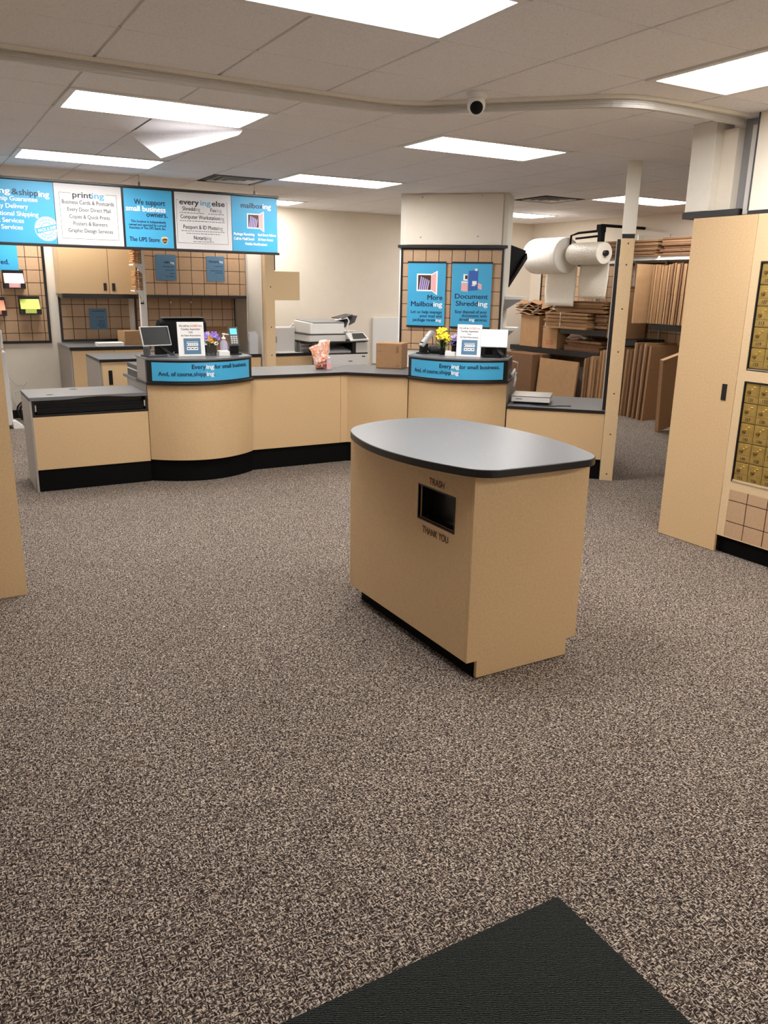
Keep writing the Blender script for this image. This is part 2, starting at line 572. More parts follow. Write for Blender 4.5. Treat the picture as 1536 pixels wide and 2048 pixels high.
for (a, b_, c, d), lb in zip(vents, ['square ceiling air vent above the menu sign', 'square ceiling air vent right of the wide pillar']):
    t = thing('ceiling_vent', lb, 'vent', ((a + b_) / 2 * T, (c + d) / 2 * T, CEIL), 0, 'ceiling vents')
    build('backing', MB().bx(-.29, .29, -.29, .29, .07, .08), 'blackm', t)
    for k, r in enumerate((.295, .225, .155, .085)):
        f = MB()
        r2 = r - .028
        zb = -.004 - .004 * k
        zt = zb + .014
        q = [(-1, -1), (1, -1), (1, 1), (-1, 1)]
        vs = [(r * p[0], r * p[1], zb) for p in q] + [(r2 * p[0], r2 * p[1], zt) for p in q] + [(r * p[0], r * p[1], zb + .006) for p in q]
        f.add(vs, [(i, (i + 1) % 4, 4 + (i + 1) % 4, 4 + i) for i in range(4)] + [(i, (i + 1) % 4, 8 + (i + 1) % 4, 8 + i) for i in range(4)])
        build('louver_ring', f, 'white' if k else 'dgrey', t)

# sagging tile: curls along its diagonal
A_, B_, C_, D_ = [Vector((x * T, y * T)) for x, y in ((-1, 4), (0, 4), (-1, 5), (0, 5))]
mid = (B_ + C_) / 2
en = (D_ - mid).normalized()
ed = (B_ - C_).normalized()
def curl(u, v):
    p = A_ + Vector((u * T, v * T))
    d = (p - mid).dot(en)
    s = (p - mid).dot(ed)
    r, TH = .022, math.radians(152)
    d0 = -.02
    x = d - d0
    if x <= 0: h, z = d, 0
    elif x < r * TH:
        a = x / r
        h, z = d0 + r * math.sin(a), -r * (1 - math.cos(a))
    else:
        L = x - r * TH
        h, z = d0 + r * math.sin(TH) + L * math.cos(TH), -r * (1 - math.cos(TH)) - L * math.sin(TH)
    q = mid + en * h + ed * s
    return (q.x, q.y, CEIL - .004 + z)
tag(build('loose_ceiling_tile', MB().surf(curl, 30, 30, True), 'ceil'), 'loose ceiling tile folding down out of the ceiling grid beside a light', 'ceiling tile')

# curtain gate track along the ceiling
path = []
def arc(c, r, a0, a1, n=8):
    return [(c[0] + r * math.cos(math.radians(a0 + (a1 - a0) * i / n)), c[1] + r * math.sin(math.radians(a0 + (a1 - a0) * i / n))) for i in range(n + 1)]
path = [(-4.55, 1.16)]
path += arc((.283, .66), .5, 90, 45)
path += arc((1.617, .74), .5, 225, 270)
path += [(2.325, .24)]
def ribbon(mb, pts, w0, w1, z0, z1):
    n = len(pts)
    L, Rr = [], []
    for i, p in enumerate(pts):
        a = Vector(pts[max(i - 1, 0)])
        b = Vector(pts[min(i + 1, n - 1)])
        d = (b - a).normalized()
        nn = Vector((d.y, -d.x))
        L.append(Vector(p) + nn * w0)
        Rr.append(Vector(p) + nn * w1)
    vs = []
    for i in range(n):
        vs += [(L[i].x, L[i].y, z0), (Rr[i].x, Rr[i].y, z0), (Rr[i].x, Rr[i].y, z1), (L[i].x, L[i].y, z1)]
    fs = []
    for i in range(n - 1):
        for k in range(4):
            fs.append((4 * i + k, 4 * (i + 1) + k, 4 * (i + 1) + (k + 1) % 4, 4 * i + (k + 1) % 4))
    fs += [(0, 1, 2, 3), (4 * n - 1, 4 * n - 2, 4 * n - 3, 4 * n - 4)]
    mb.add(vs, fs)
tr = thing('gate_track', 'long aluminium folding gate track curving across the ceiling', 'gate track', (0, 0, 0))
mb = MB()
ribbon(mb, path, -.028, -.002, CEIL - .058, CEIL - .001)
build('rail', mb, 'alu', tr)
mb = MB()
for k in range(3): ribbon(mb, path, -.002, .002, CEIL - .053 + k * .012, CEIL - .047 + k * .012)
build('rail_ridge', mb, 'alu', tr)
mb = MB()
ribbon(mb, path, -.002, .034, CEIL - .020, CEIL - .001)
build('header_strip', mb, 'whitep', tr)

# dome camera
dc = thing('security_camera', 'small white dome security camera with black lens on the ceiling track', 'camera', (.69, .69, CEIL), math.radians(-32))
build('mount', MB().lathe([(.058, 0), (.058, -.02), (.052, -.034), (.0, -.034)]), 'white', dc)
g = MB().ell((0, 0, -.062), (.05, .05, .05), 24, 16)
build('housing', g, 'white', dc)
build('dome_lens', MB().ell((0, -.026, -.078), (.036, .034, .036), 20, 12), 'blackm', dc)

# ------------------------------------------------------------------ floor mat, bits on the carpet
tag(build('floor_mat', MB().bx(-2.6, -.74, -3.3, -1.87, 0.001, .008), 'doormat'), 'charcoal grey ribbed entrance mat lying on the carpet in front', 'mat')

# ------------------------------------------------------------------ freestanding island
isl = thing('island_counter', 'freestanding laminate island counter with slate top and trash slot', 'counter', (0, 0, 0))
X0, X1, YN, YFa = -.218, .405, -.69, .40
body = MB()
# trash side as a panel with a real opening
oy0, oy1, oz0, oz1 = -.553, -.27, .638, .79
xa, xb = X0, X0 + .019
vs = []
for x in (xa, xb):
    vs += [(x, YN + .019, .085), (x, YFa, .085), (x, YFa, .918), (x, YN + .019, .918)]
    vs += [(x, oy0, oz0), (x, oy1, oz0), (x, oy1, oz1), (x, oy0, oz1)]
fs = []
for i in range(4):
    j = (i + 1) % 4
    fs += [(i, j, 4 + j, 4 + i), (8 + i, 12 + i, 12 + j, 8 + j), (i, 8 + i, 8 + j, j), (4 + i, 4 + j, 12 + j, 12 + i)]
body.add(vs, fs)
build('side_panel', body, 'lam', isl, .0015)
fp = MB().prof([(X0, .085), (X0 + .055, .085), (X0 + .055, .004), (X1 - .055, .004), (X1 - .055, .085), (X1, .085), (X1, .918), (X0, .918)], YN, YN + .019, 'y')
build('end_panel', fp, 'lam', isl, .0015)
build('side_panel', MB().bx(X1 - .019, X1, YN + .019, YFa, .085, .918), 'lam', isl, .0015)
build('back_panel', MB().bx(X0 + .019, X1 - .019, YFa - .019, YFa, .085, .918), 'lam', isl, .0015)
build('toe_kick', MB().bx(X0 + .052, X1 - .052, YN + .02, YFa - .04, 0, .085), 'kick', isl)
build('trash_slot_liner', MB().bx(X0 + .0195, X0 + .2, oy0 - .01, oy0 + .0, oz0, oz1).bx(X0 + .0195, X0 + .2, oy1, oy1 + .01, oz0, oz1).bx(X0 + .0195, X0 + .2, oy0, oy1, oz1, oz1 + .01).bx(X0 + .06, X0 + .2, oy0, oy1, oz0 - .02, oz0).bx(X0 + .08, X0 + .09, oy0, oy1, oz0, oz1), 'black', isl)
tm = MB()
e = .006
tm.bx(xa - .002, xa + .01, oy0 - e, oy0, oz0 - e, oz1 + e).bx(xa - .002, xa + .01, oy1, oy1 + e, oz0 - e, oz1 + e).bx(xa - .002, xa + .01, oy0, oy1, oz0 - e, oz0).bx(xa - .002, xa + .01, oy0, oy1, oz1, oz1 + e)
build('slot_rim', tm, 'black', isl)
lt = MB()
fn = lambda u, v: (X0 - .001, -u, v)
text(lt, 'TRASH', .412, .812, .029, fn, .118, 'C', .008)
text(lt, 'THANK YOU', .412, .578, .032, fn, .205, 'C', .008)
build('lettering', lt, 'brownink', isl)
# rounded four-cornered top
cor = [(-.262, .34), (.385, .46), (.395, -.765), (-.225, -.765)]
def rounded_outline(pts, bulge, r=.05, n=10):
    """closed outline, each side bulging outward, corners eased"""
    out = []
    k = len(pts)
    for i in range(k):
        a, b2 = Vector(pts[i]), Vector(pts[(i + 1) % k])
        d = b2 - a
        nn = Vector((d.y, -d.x)).normalized()
        L = d.length
        cen = sum((Vector(p) for p in pts), Vector((0, 0))) / k
        if nn.dot((a + b2) / 2 - cen) < 0: nn = -nn
        t0 = r / L
        for j in range(n + 1):
            t = t0 + (1 - 2 * t0) * j / n
            out.append(a + d * t + nn * bulge[i] * 4 * t * (1 - t))
    return out
def smooth_closed(pts, it=2):
    for _ in range(it):
        q = []
        for i in range(len(pts)):
            a, b2 = pts[i], pts[(i + 1) % len(pts)]
            q += [a * .75 + b2 * .25, a * .25 + b2 * .75]
        pts = q
    return [(p.x, p.y) for p in pts]
ol = smooth_closed(rounded_outline(cor, [.10, .13, .006, .13], .05))
inn = [(x, y) for x, y in ol]
build('countertop', MB().prism(inn, .918, .9495), 'black', isl, .002)
cx_, cy_ = sum(p[0] for p in ol) / len(ol), sum(p[1] for p in ol) / len(ol)
build('laminate_surface', MB().prism([(cx_ + (x - cx_) * .993, cy_ + (y - cy_) * .995) for x, y in ol], .9496, .951), 'slate', isl)
cr = MB()
for _ in range(13):
    x, y = random.uniform(-.1, .5), random.uniform(-.5, .42)
    cr.ell((x, y, .9515), (.0022, .002, .001), 6, 4)
o = build('crumbs', cr, 'paper')
tag(o, 'tiny white paper crumbs scattered on the island countertop', 'crumbs')
o['kind'] = 'stuff'
fl = MB()
for x, y, r in ((.95, .15, .012), (-.98, 1.5, .006), (.35, 1.1, .005), (-.95, .35, .006)):
    fl.ell((x, y, .002), (r, r * .6, .002), 6, 4)
o = build('lint', fl, 'paper')
tag(o, 'few white lint specks on the carpet around the island', 'lint')
o['kind'] = 'stuff'

# ------------------------------------------------------------------ front counter run
def curve_pts(w, sag, n=24, off=0.0, y0=0.0):
    """front edge from x=0 to x=w bulging to -y"""
    return [(w * i / n, y0 - off - sag * 4 * (i / n) * (1 - i / n)) for i in range(n + 1)]

def sign_text(par, fnav, w):
    navy, wh = MB(), MB()
    return navy, wh

def pos_counter(label, loc, rz, lefttext, flip):
    w, sag = .915, .205
    t = thing('service_counter', label, 'counter', loc, rz, 'service counters with blue front signs')
    fc = curve_pts(w, sag)
    # curved front panel
    th = [(x, y + .02) for x, y in fc]
    build('front_panel', MB().prism(fc + th[::-1], .19, .835), 'lam', t)
    kc = curve_pts(w, sag - .02, y0=.022)
    build('toe_kick', MB().prism(kc + [(x, y + .02) for x, y in kc][::-1], 0, .19), 'kick', t)
    for x in (0, w - .018):
        build('side_panel', MB().prof([(.05, 0), (.72, 0), (.72, .81), (.30, .81), (.30, .835), (.0, .835), (0, .19), (.05, .19)], x, x + .018, 'x'), 'greyside' if (x == 0) != flip else 'lam2', t)
    build('worktop', MB().bx(-.004, w + .004, .30, .86, .812, .84), 'slate', t, .002)
    # sign box
    o0 = .035
    base = curve_pts(w + .03, sag, off=o0)
    base = [(x - .015, y) for x, y in base]
    build('base_rim', MB().prism(base + [(w + .015, .32), (-.015, .32)], .828, .85), 'black', t, .002)
    bx_ = curve_pts(w, sag, off=o0 - .012)
    build('sign_box', MB().prism(bx_ + [(w, .30), (0, .30)], .85, 1.03), 'black', t)
    if not flip:
        build('end_cap', MB().bx(-.003, 0, .012, .30, .85, 1.03), 'greyside', t)
    tp = curve_pts(w + .006, sag, off=o0 - .004)
    tp = [(x - .003, y) for x, y in tp]
    build('counter_top', MB().prism(tp + [(w + .003, .34), (-.003, .34)], 1.03, 1.046), ['slate'], t, .002)
    # curved printed panel
    def cur(u, v, off=.0015):
        s = u / w
        y = -(o0 - .012) - sag * 4 * s * (1 - s)
        dy = -sag * 4 * (1 - 2 * s) / w
        n = Vector((dy, -1)).normalized()
        return (u + n.x * off, y + n.y * off, v)
    pm = MB()
    pm.surf(lambda a, b2: cur(.035 + a * (w - .07), .862 + b2 * .152), 30, 1, True, None)
    sp = build('sign_panel', pm, 'cyan', t)
    f3 = lambda u, v: cur(u, v, .003)
    navy, wh = MB(), MB()
    if not flip:
        X = lambda x: x + .478
        text(navy, 'Every', X(-.152), .963, .036, f3, .11, 'L', .006)
        text(wh, 'ing', X(-.035), .963, .036, f3, .064, 'L', .02)
        text(navy, 'for small business.', X(.038), .963, .034, f3, .33, 'L', .006)
        text(navy, 'And, of course,', X(-.40), .905, .034, f3, .255, 'L', .006)
        text(navy, 'shipp', X(-.138), .905, .034, f3, .10, 'L', .006)
        text(wh, 'ing', X(-.034), .905, .036, f3, .062, 'L', .02)
        text(navy, '.', X(.032), .905, .036, f3, None, 'L', .01)
    else:
        text(navy, 'Every', .33, .958, .036, f3, .11, 'L', .006)
        text(wh, 'ing', .443, .958, .036, f3, .066, 'L', .02)
        text(navy, 'for small business.', .513, .958, .034, f3, .335, 'L', .006)
        text(navy, 'And, of course,', .075, .905, .034, f3, .25, 'L', .006)
        text(navy, 'shipp', .332, .905, .034, f3, .108, 'L', .006)
        text(wh, 'ing', .443, .905, .036, f3, .064, 'L', .02)
        text(navy, '.', .51, .905, .036, f3, None, 'L', .01)
    build('lettering', navy, 'navy', sp)['label'] = 'navy lettering'
    build('lettering', wh, 'wprint', sp)['label'] = 'white lettering'
    return t

PL = (-.478, 3.58, 0)
pos_counter('curved service counter with blue sign panel, next to the low black-topped desk', PL, 0, 1, False)
# right one sits on the 45-degree run
def run45(s, n=3.56):      # point on the diagonal front line, s metres from the corner
    A = Vector((1.40, 3.62))
    base = A + Vector((R2, -R2)) * s
    return (base.x + (n - 3.5497) * R2, base.y + (n - 3.5497) * R2, 0)
PR = run45(.618)
pos_counter('curved service counter with blue sign panel, in front of the tiled pillar', PR, -math.pi / 4, 1, True)

# low desk left of the left service counter
ld = thing('low_desk', 'low laminate desk with dark top and black drawer at the left end', 'desk', (-1.395, 3.575, 0))
w = .912
build('front_panel', MB().bx(.014, w, 0, .018, .18, .605), 'lam', ld, .001)
build('toe_kick', MB().bx(.02, w, .012, .03, 0, .18), 'kick', ld)
build('side_panel', MB().prof([(.0, .0), (.06, 0), (.06, .1), (.085, .1), (.085, 0), (.55, 0), (.55, .745), (0, .745)], 0, .014, 'x'), 'greyside', ld)
build('back_panel', MB().bx(.014, w, .53, .548, 0, .6), 'greyside', ld)
build('side_panel', MB().bx(w - .014, w, .03, .53, 0, .6), 'greyside', ld)
# drawer box with a pulled front under a bowed top edge
build('drawer_housing', MB().bx(.014, w, .0, .53, .605, .625).bx(.014, .03, 0, .53, .625, .745).bx(w - .016, w, 0, .53, .625, .745).bx(.03, w - .016, .08, .10, .625, .745), 'black', ld)
dr = build('drawer_front', MB().bx(.05, w - .035, .0, .018, .63, .672).bx(.05, w - .035, .012, .03, .672, .69), 'blackm', ld, .003)
build('drawer_rail', MB().bx(.036, .046, -.004, .02, .65, .70).bx(w - .03, w - .02, -.004, .02, .65, .70), 'steel', ld)
tpp = MB()
n = 24
up_, lo_ = [], []
fr_ = []
for i in range(n + 1):
    s = i / n
    x = s * w
    arch = .016 * math.sin(math.pi * min(1, max(0, (s - .25) / .65))) ** 2
    fr_.append((x, arch))
vs = []
for x, a in fr_:
    vs += [(x, -.004, .735 + a), (x, -.004, .762), (x, .56, .762), (x, .56, .735)]
fs = []
for i in range(n):
    for k in range(4): fs.append((4 * i + k, 4 * i + 4 + k, 4 * i + 4 + (k + 1) % 4, 4 * i + (k + 1) % 4))
fs += [(0, 1, 2, 3), (4 * n + 3, 4 * n + 2, 4 * n + 1, 4 * n)]
tpp.add(vs, fs)
build('desktop', tpp, 'slate', ld)
build('top_chip', MB().ell((.17, .13, .7625), (.03, .018, .001), 10, 4).ell((.40, .43, .7625), (.035, .02, .001), 10, 4), 'blackm', ld)

# straight counter cabinet and angled counter cabinet, continuous worktop
cc = thing('counter_cabinet', 'straight laminate counter cabinet right of the left service counter', 'cabinet', (.44, 3.60, 0), 0, 'laminate counter cabinets')
build('front_panel', MB().bx(0, .90, 0, .018, .19, .835), 'lam', cc, .001)
build('corner_filler', MB().bx(.903, .975, .001, .019, .19, .835), 'lam', cc, .001)
build('toe_kick', MB().bx(0, .985, .022, .04, 0, .19), 'kick', cc)
build('side_panel', MB().bx(0, .018, .05, .60, 0, .835), 'greyside', cc)
build('back_shelf', MB().bx(.018, .93, .05, .58, .38, .4), 'greyside', cc)
ca = thing('counter_cabinet', 'angled laminate counter cabinet left of the right service counter', 'cabinet', run45(0, 3.5497), -math.pi / 4, 'laminate counter cabinets')
build('front_panel', MB().bx(-.006, .612, 0, .018, .19, .835), 'lam', ca, .001)
build('toe_kick', MB().bx(-.01, .612, .022, .04, 0, .19), 'kick', ca)
build('side_panel', MB().bx(.594, .612, .05, .60, 0, .835), 'greyside', ca)
d45 = Vector((R2, -R2))
n45 = Vector((R2, R2))
C0 = Vector((1.395, 3.60))
wt = [Vector((.4425, 3.585)), Vector((1.388, 3.585)), C0 + d45 * .611 - n45 * .012]
wt += [C0 + d45 * .611 + n45 * .74, C0 + n45 * .74 - d45 * .12, Vector((1.45, 4.33)), Vector((.4425, 4.33))]
wt = [(p.x, p.y) for p in wt]
wk = thing('counter_worktop', 'long grey slate worktop with black edge bent between the two service counters', 'worktop', (0, 0, 0))
build('core', MB().prism(wt, .8355, .863), 'black', wk, .002)
build('laminate_surface', MB().prism(wt, .8631, .8645), 'slate', wk)

# right low desk up to the post
rd = thing('low_desk', 'low laminate desk with slate top holding the parcel scale', 'desk', run45(1.545, 3.5497), -math.pi / 4)
w = .862
build('front_panel', MB().bx(0, w, 0, .018, .185, .598), 'lam', rd, .001)
build('toe_kick', MB().bx(0, w, .03, .05, 0, .185), 'kick', rd)
build('core', MB().bx(0, w, -.008, .86, .598, .625), 'black', rd, .002)
build('laminate_surface', MB().bx(0, w, -.006, .858, .6251, .6265), 'slate', rd)
build('back_panel', MB().bx(0, w, .82, .84, 0, .598), 'greyside', rd)

# slim post with screws
ps = thing('support_post', 'slim floor-to-ceiling post beside the low desk, laminate below and white above', 'post', run45(2.412, 3.5497), -math.pi / 4)
build('laminate_casing', MB().bx(0, .112, -.004, .10, 0, 2.07), 'lam2', ps, .002)
build('black_cap', MB().bx(.006, .106, 0, .094, 2.07, 2.105), 'black', ps)
build('white_sleeve', MB().bx(0, .112, 0, .098, 2.105, CEIL), 'whitep', ps, .002)
build('edge_channel', MB().bx(-.03, -.002, .03, .06, .627, 2.065), 'black', ps)
build('channel_lip', MB().bx(-.036, -.0301, .05, .062, .64, 2.05), 'alu', ps)
for z in (.06, .42, .78, 1.14, 1.50, 1.86, 2.03):
    build('screw_cap', MB().cyl((.06, -.0055, z), (.06, -.003, z), .007, n=10), 'brown', ps)

# ------------------------------------------------------------------ tiled boards
def tile_board(name, label, W, H, tile, loc, rz=0, frame=('l', 'r', 't', 'b'), fw=.03, x_off=0, z_off=0, cat='wall board', group=None, parent=None):
    t = thing(name, label, cat, loc, rz, group) if parent is None else parent
    build('backing', MB().bx(0, W, .0, .012, 0, H), 'groove', t)
    mb = MB()
    g = .0035
    x = x_off
    while x < W:
        z = z_off
        while z < H:
            a, b2, c, d = max(x + g, 0), min(x + tile - g, W), max(z + g, 0), min(z + tile - g, H)
            if b2 - a > .006 and d - c > .006: mb.bx(a, b2, -.006, .0, c, d)
            z += tile
        x += tile
    build('tile_face', mb, 'tile', t, .0015, seg=1)
    f = MB()
    if 'l' in frame: f.bx(-fw, 0, -.012, .012, -(fw if 'b' in frame else 0), H + (fw if 't' in frame else 0))
    if 'r' in frame: f.bx(W, W + fw, -.012, .012, -(fw if 'b' in frame else 0), H + (fw if 't' in frame else 0))
    if 't' in frame: f.bx(0, W, -.012, .012, H, H + fw)
    if 'b' in frame: f.bx(0, W, -.012, .012, -fw, 0)
    if f.v: build('frame', f, 'black', t)
    return t

tile_board('tile_wall_board', 'tan tiled wall board holding the coloured paper trays at the far left', 1.05, 1.12, .1475, (-1.72, 7.586, .935), x_off=-.02, z_off=-.055)
tile_board('tile_backsplash', 'tan tiled backsplash under the upper cabinets with a blue notice', .82, .52, .1475, (-.50, 7.586, .945), frame=('l', 'b'), fw=.025, x_off=-.02, z_off=-.02)
tile_board('tile_wall_board', 'lower tan tiled wall board behind the left service counter', 1.33, .60, .1425, (.395, 7.586, .92), frame=('r',), fw=.012, x_off=.02, z_off=-.03)
ub = thing('overhead_tile_cabinet', 'overhead cabinet faced with tan tiles above the left service counter', 'cabinet', (.405, 7.13, 1.50))
tile_board('', '', 1.325, .60, .158, (0, 0, 0), parent=ub, frame=(), x_off=-.02, z_off=-.015)
build('box', MB().bx(0, 1.325, .013, .45, 0, .60), 'lam2', ub)
build('bottom_trim', MB().bx(-.0, 1.325, -.03, .02, -.035, -.001), 'black', ub)

# white recess wall at right of that alcove, slotted standards
rw = thing('side_partition', 'off-white partition wall beside the tiled alcove', 'partition', (1.735, 6.62, 0))
build('panel', MB().bx(0.02, .08, 0, .975, 0, 2.62), 'whitep', rw)
st = MB()
z = .95
st.bx(0.0, .018, .50, .53, .92, 2.1)
build('slotted_standard', st, 'alu', rw)
# beige pole with flag panel
bp = thing('support_post', 'tan post with a square tan panel attached, behind the straight counter', 'post', (1.755, 6.50, 0))
build('laminate_casing', MB().bx(0, .125, 0, .09, 0, 2.10), 'lam2', bp, .002)
build('white_sleeve', MB().bx(.0, .125, .0, .085, 2.10, CEIL), 'whitep', bp)
build('flag_panel', MB().bx(.127, .475, .02, .038, 1.46, 1.81), 'lam2', bp, .002)
build('edge_channel', MB().bx(.1255, .137, 0, .03, 1.82, 2.10), 'black', bp)
for z in (.78, 1.13, 1.62): build('screw_cap', MB().cyl((.07, -.003, z), (.07, .001, z), .008, n=10), 'brown', bp)

# wide pillar on the diagonal
def p45(u, n, z=0): return ((u + n) * R2, (n - u) * R2, z)
pl = thing('pillar', 'wide off-white square pillar with a tan tiled front and two blue posters', 'pillar', p45(-1.60, 5.68), -math.pi / 4)
build('core', MB().bx(.0, 1.225, .02, .50, 0, CEIL), 'whitep', pl)
build('upper_panel', MB().bx(.07, 1.17, .006, .02, 2.12, CEIL - .01), 'wall', pl, .002)
build('ledge', MB().bx(-.012, 1.245, -.045, .02, 2.083, 2.115), 'black', pl)
build('corner_strip', MB().bx(.0, .02, -.004, .02, .85, 2.083).bx(1.208, 1.225, -.004, .02, .85, 2.083), 'white', pl)
build('dowel_hole', MB().cyl((.25, .004, 2.63), (.25, .0055, 2.63), .009, n=10).cyl((.24, .004, 2.20), (.24, .0055, 2.20), .009, n=10).cyl((.90, .004, 2.21), (.90, .0055, 2.21), .009, n=10).cyl((.93, .004, 2.64), (.93, .0055, 2.64), .006, n=10), 'gprint', pl)
q = tile_board('', '', 1.145, 1.13, .1515, (0, 0, 0), parent=pl, frame=(), x_off=-.03, z_off=-.085)
for ch in list(pl.children):
    if ch.name.startswith(('backing', 'tile_face')):
        ch.location = (.04, .004, .94)
build('board_frame', MB().bx(.02, .04, -.014, .02, .85, 2.083).bx(1.185, 1.208, -.014, .02, .85, 2.083).bx(.04, 1.185, -.014, .016, 2.068, 2.083), 'black', pl)
# small white shelves fixed to the far side of the pillar
for z, dpt, lb in ((1.53, .17, 'small white wall shelf on grey bracket right of the pillar, upper'), (1.18, .10, 'small white wall shelf on dark bracket right of the pillar, lower')):
    sh = thing('wall_shelf', lb, 'shelf', p45(-.372, 5.80, z), -math.pi / 4)
    build('board', MB().bx(0, dpt + .05, 0, .30, 0, .035), 'white', sh)
    build('bracket', MB().prof([(0, 0), (dpt + .02, 0), (0, -.12)], .02, .04, 'y'), 'grey', sh)

# posters on the pillar
def pframe(u, n, z):
    return thing
def door_picture(par, cx, cz, s, fy):
    """open mailbox door with letters, printed picture"""
    mb = MB()
    mb.cur = 0
    f = fy
    def quad(m, pts, y):
        m.add([(cx + a * s, y, cz + b2 * s) for a, b2 in pts], [(0, 1, 2, 3)])
    a = MB(); quad(a, [(-.5, -.38), (.22, -.38), (.22, .38), (-.5, .38)], fy)
    build('picture_frame', a, 'wprint', par)
    a = MB(); quad(a, [(-.44, -.32), (.16, -.32), (.16, .32), (-.44, .32)], fy - .0006)
    build('picture_opening', a, 'brown', par)
    a = MB()
    for i in range(5):
        x = -.40 + i * .09
        quad(a, [(x, -.32), (x + .06, -.32), (x + .14, .24 - .04 * i), (x + .09, .27 - .04 * i)], fy - .0011)
    build('picture_letters', a, 'lilac', par)
    a = MB(); quad(a, [(.16, -.34), (.46, -.55), (.46, .52), (.16, .36)], fy - .0014)
    build('picture_door_edge', a, 'wprint', par)
    a = MB(); quad(a, [(.17, -.30), (.40, -.46), (.40, .44), (.17, .31)], fy - .0020)
    build('picture_door', a, 'pink' if s < .3 else 'tile', par)

def poster(label, loc, rz, W, H):
    t = thing('poster', label, 'poster', loc, rz)
    build('sheet', MB().bx(0, W, -.004, 0, 0, H), 'cyan', t)
    build('rail', MB().bx(-.004, W + .004, -.010, .002, H, H + .018).bx(-.004, W + .004, -.010, .002, -.018, 0), 'black', t)
    return t
n_ = 5.66
p1 = poster('blue poster with an open mailbox picture on the tiled pillar', p45(-1.491, n_, 1.218), -math.pi / 4, .446, .70)
u0, z0 = -1.491, 1.218
f = flat(-.0046)
nv, wh = MB(), MB()
text(nv, 'More', .415, 1.512 - z0, .054, f, .175, 'R', .006)
text(nv, 'Mailbox', .047, 1.436 - z0, .056, f, .265, 'L', .006)
text(wh, 'ing', .315, 1.436 - z0, .056, f, .100, 'L', .02)
text(nv, 'Let us help manage', .415, 1.357 - z0, .034, f, .368, 'R', .008)
text(nv, 'your mail and', .415, 1.312 - z0, .034, f, .262, 'R', .008)
text(nv, 'package receiv', .073, 1.267 - z0, .034, f, .270, 'L', .008)
text(wh, 'ing', .347, 1.267 - z0, .034, f, .064, 'L', .02)
build('lettering', nv, 'navy', p1)['label'] = 'navy lettering'
build('lettering', wh, 'wprint', p1)['label'] = 'white lettering'
door_picture(p1, .235, .485, .255, -.0046)
p2 = poster('blue poster about document shredding on the tiled pillar', p45(-.970, n_, 1.218), -math.pi / 4, .456, .70)
nv, wh = MB(), MB()
text(nv, 'Document', .42, 1.532 - z0, .054, f, .378, 'R', .006)
text(nv, 'Shredd', .055, 1.452 - z0, .054, f, .255, 'L', .006)
text(wh, 'ing', .313, 1.452 - z0, .054, f, .107, 'L', .02)
text(nv, 'Easy disposal of your', .42, 1.370 - z0, .034, f, .370, 'R', .008)
text(nv, 'documents with', .42, 1.327 - z0, .034, f, .290, 'R', .008)
text(nv, 'shredd', .10, 1.283 - z0, .034, f, .115, 'L', .008)
text(wh, 'ing', .217, 1.283 - z0, .034, f, .062, 'L', .02)
text(nv, 'services.', .282, 1.283 - z0, .034, f, .145, 'L', .008)
build('lettering', nv, 'navy', p2)['label'] = 'navy lettering'
build('lettering', wh, 'wprint', p2)['label'] = 'white lettering'
a = MB()
def fq(m, x0, x1, z0_, z1_, y, sk=0.0): m.add([(x0, y, z0_), (x1, y, z0_ + sk), (x1, y, z1_ + sk), (x0, y, z1_)], [(0, 1, 2, 3)])
fq(a, .20, .30, .40, .62, -.0046, .01); fq(a, .19, .20, .40, .62, -.0046)
build('picture_bin', a, 'bluep', p2)
a = MB(); fq(a, .11, .185, .40, .49, -.0048, -.01); fq(a, .30, .345, .43, .49, -.0048, -.015)
build('picture_box', a, 'pink', p2)
a = MB(); fq(a, .11, .185, .49, .505, -.005, -.004); fq(a, .235, .285, .47, .51, -.005); fq(a, .13, .18, .515, .585, -.005, -.005); fq(a, .26, .29, .62, .645, -.005); fq(a, .23, .27, .455, .465, -.005)
build('picture_papers', a, 'wprint', p2)
a = MB(); fq(a, .15, .178, .53, .57, -.0054)
build('picture_shade', a, 'brown', p2)

# ------------------------------------------------------------------ hanging menu sign
ms = thing('hanging_menu_sign', 'long hanging blue and white menu sign above the left service counter', 'sign', (0, 5.40, 0))
Z0, Z1 = 1.985, 2.545
build('frame_bar', MB().bx(-2.6, 1.485, -.02, .025, Z1, Z1 + .022).bx(-2.6, 1.485, -.02, .025, Z0 - .024, Z0), 'black', ms, .002)
build('backer', MB().bx(-2.6, 1.475, .008, .022, Z0, Z1), 'black', ms)
pan = [(-2.6, -.806, 'cyan'), (-.80, -.178, 'signw'), (-.155, .325, 'cyan'), (.352, .952, 'signw'), (.957, 1.47, 'cyan')]
pobs = []
for a0, b0, m in pan:
    pobs.append(build('sign_panel', MB().bx(a0, b0, 0, .0079, Z0 + .004, Z1 - .004), m, ms))
for x in (0.004, 1.215):
    build('hanger_wire', MB().cyl((x, 0, Z1 + .02), (x, 0, CEIL + .004), .0015, n=6).bx(x - .008, x + .008, -.006, .006, Z1 + .021, Z1 + .06), 'dgrey', ms)
f = flat(-.0012)
nv, wh, ink, cb, gp = [MB() for _ in range(5)]
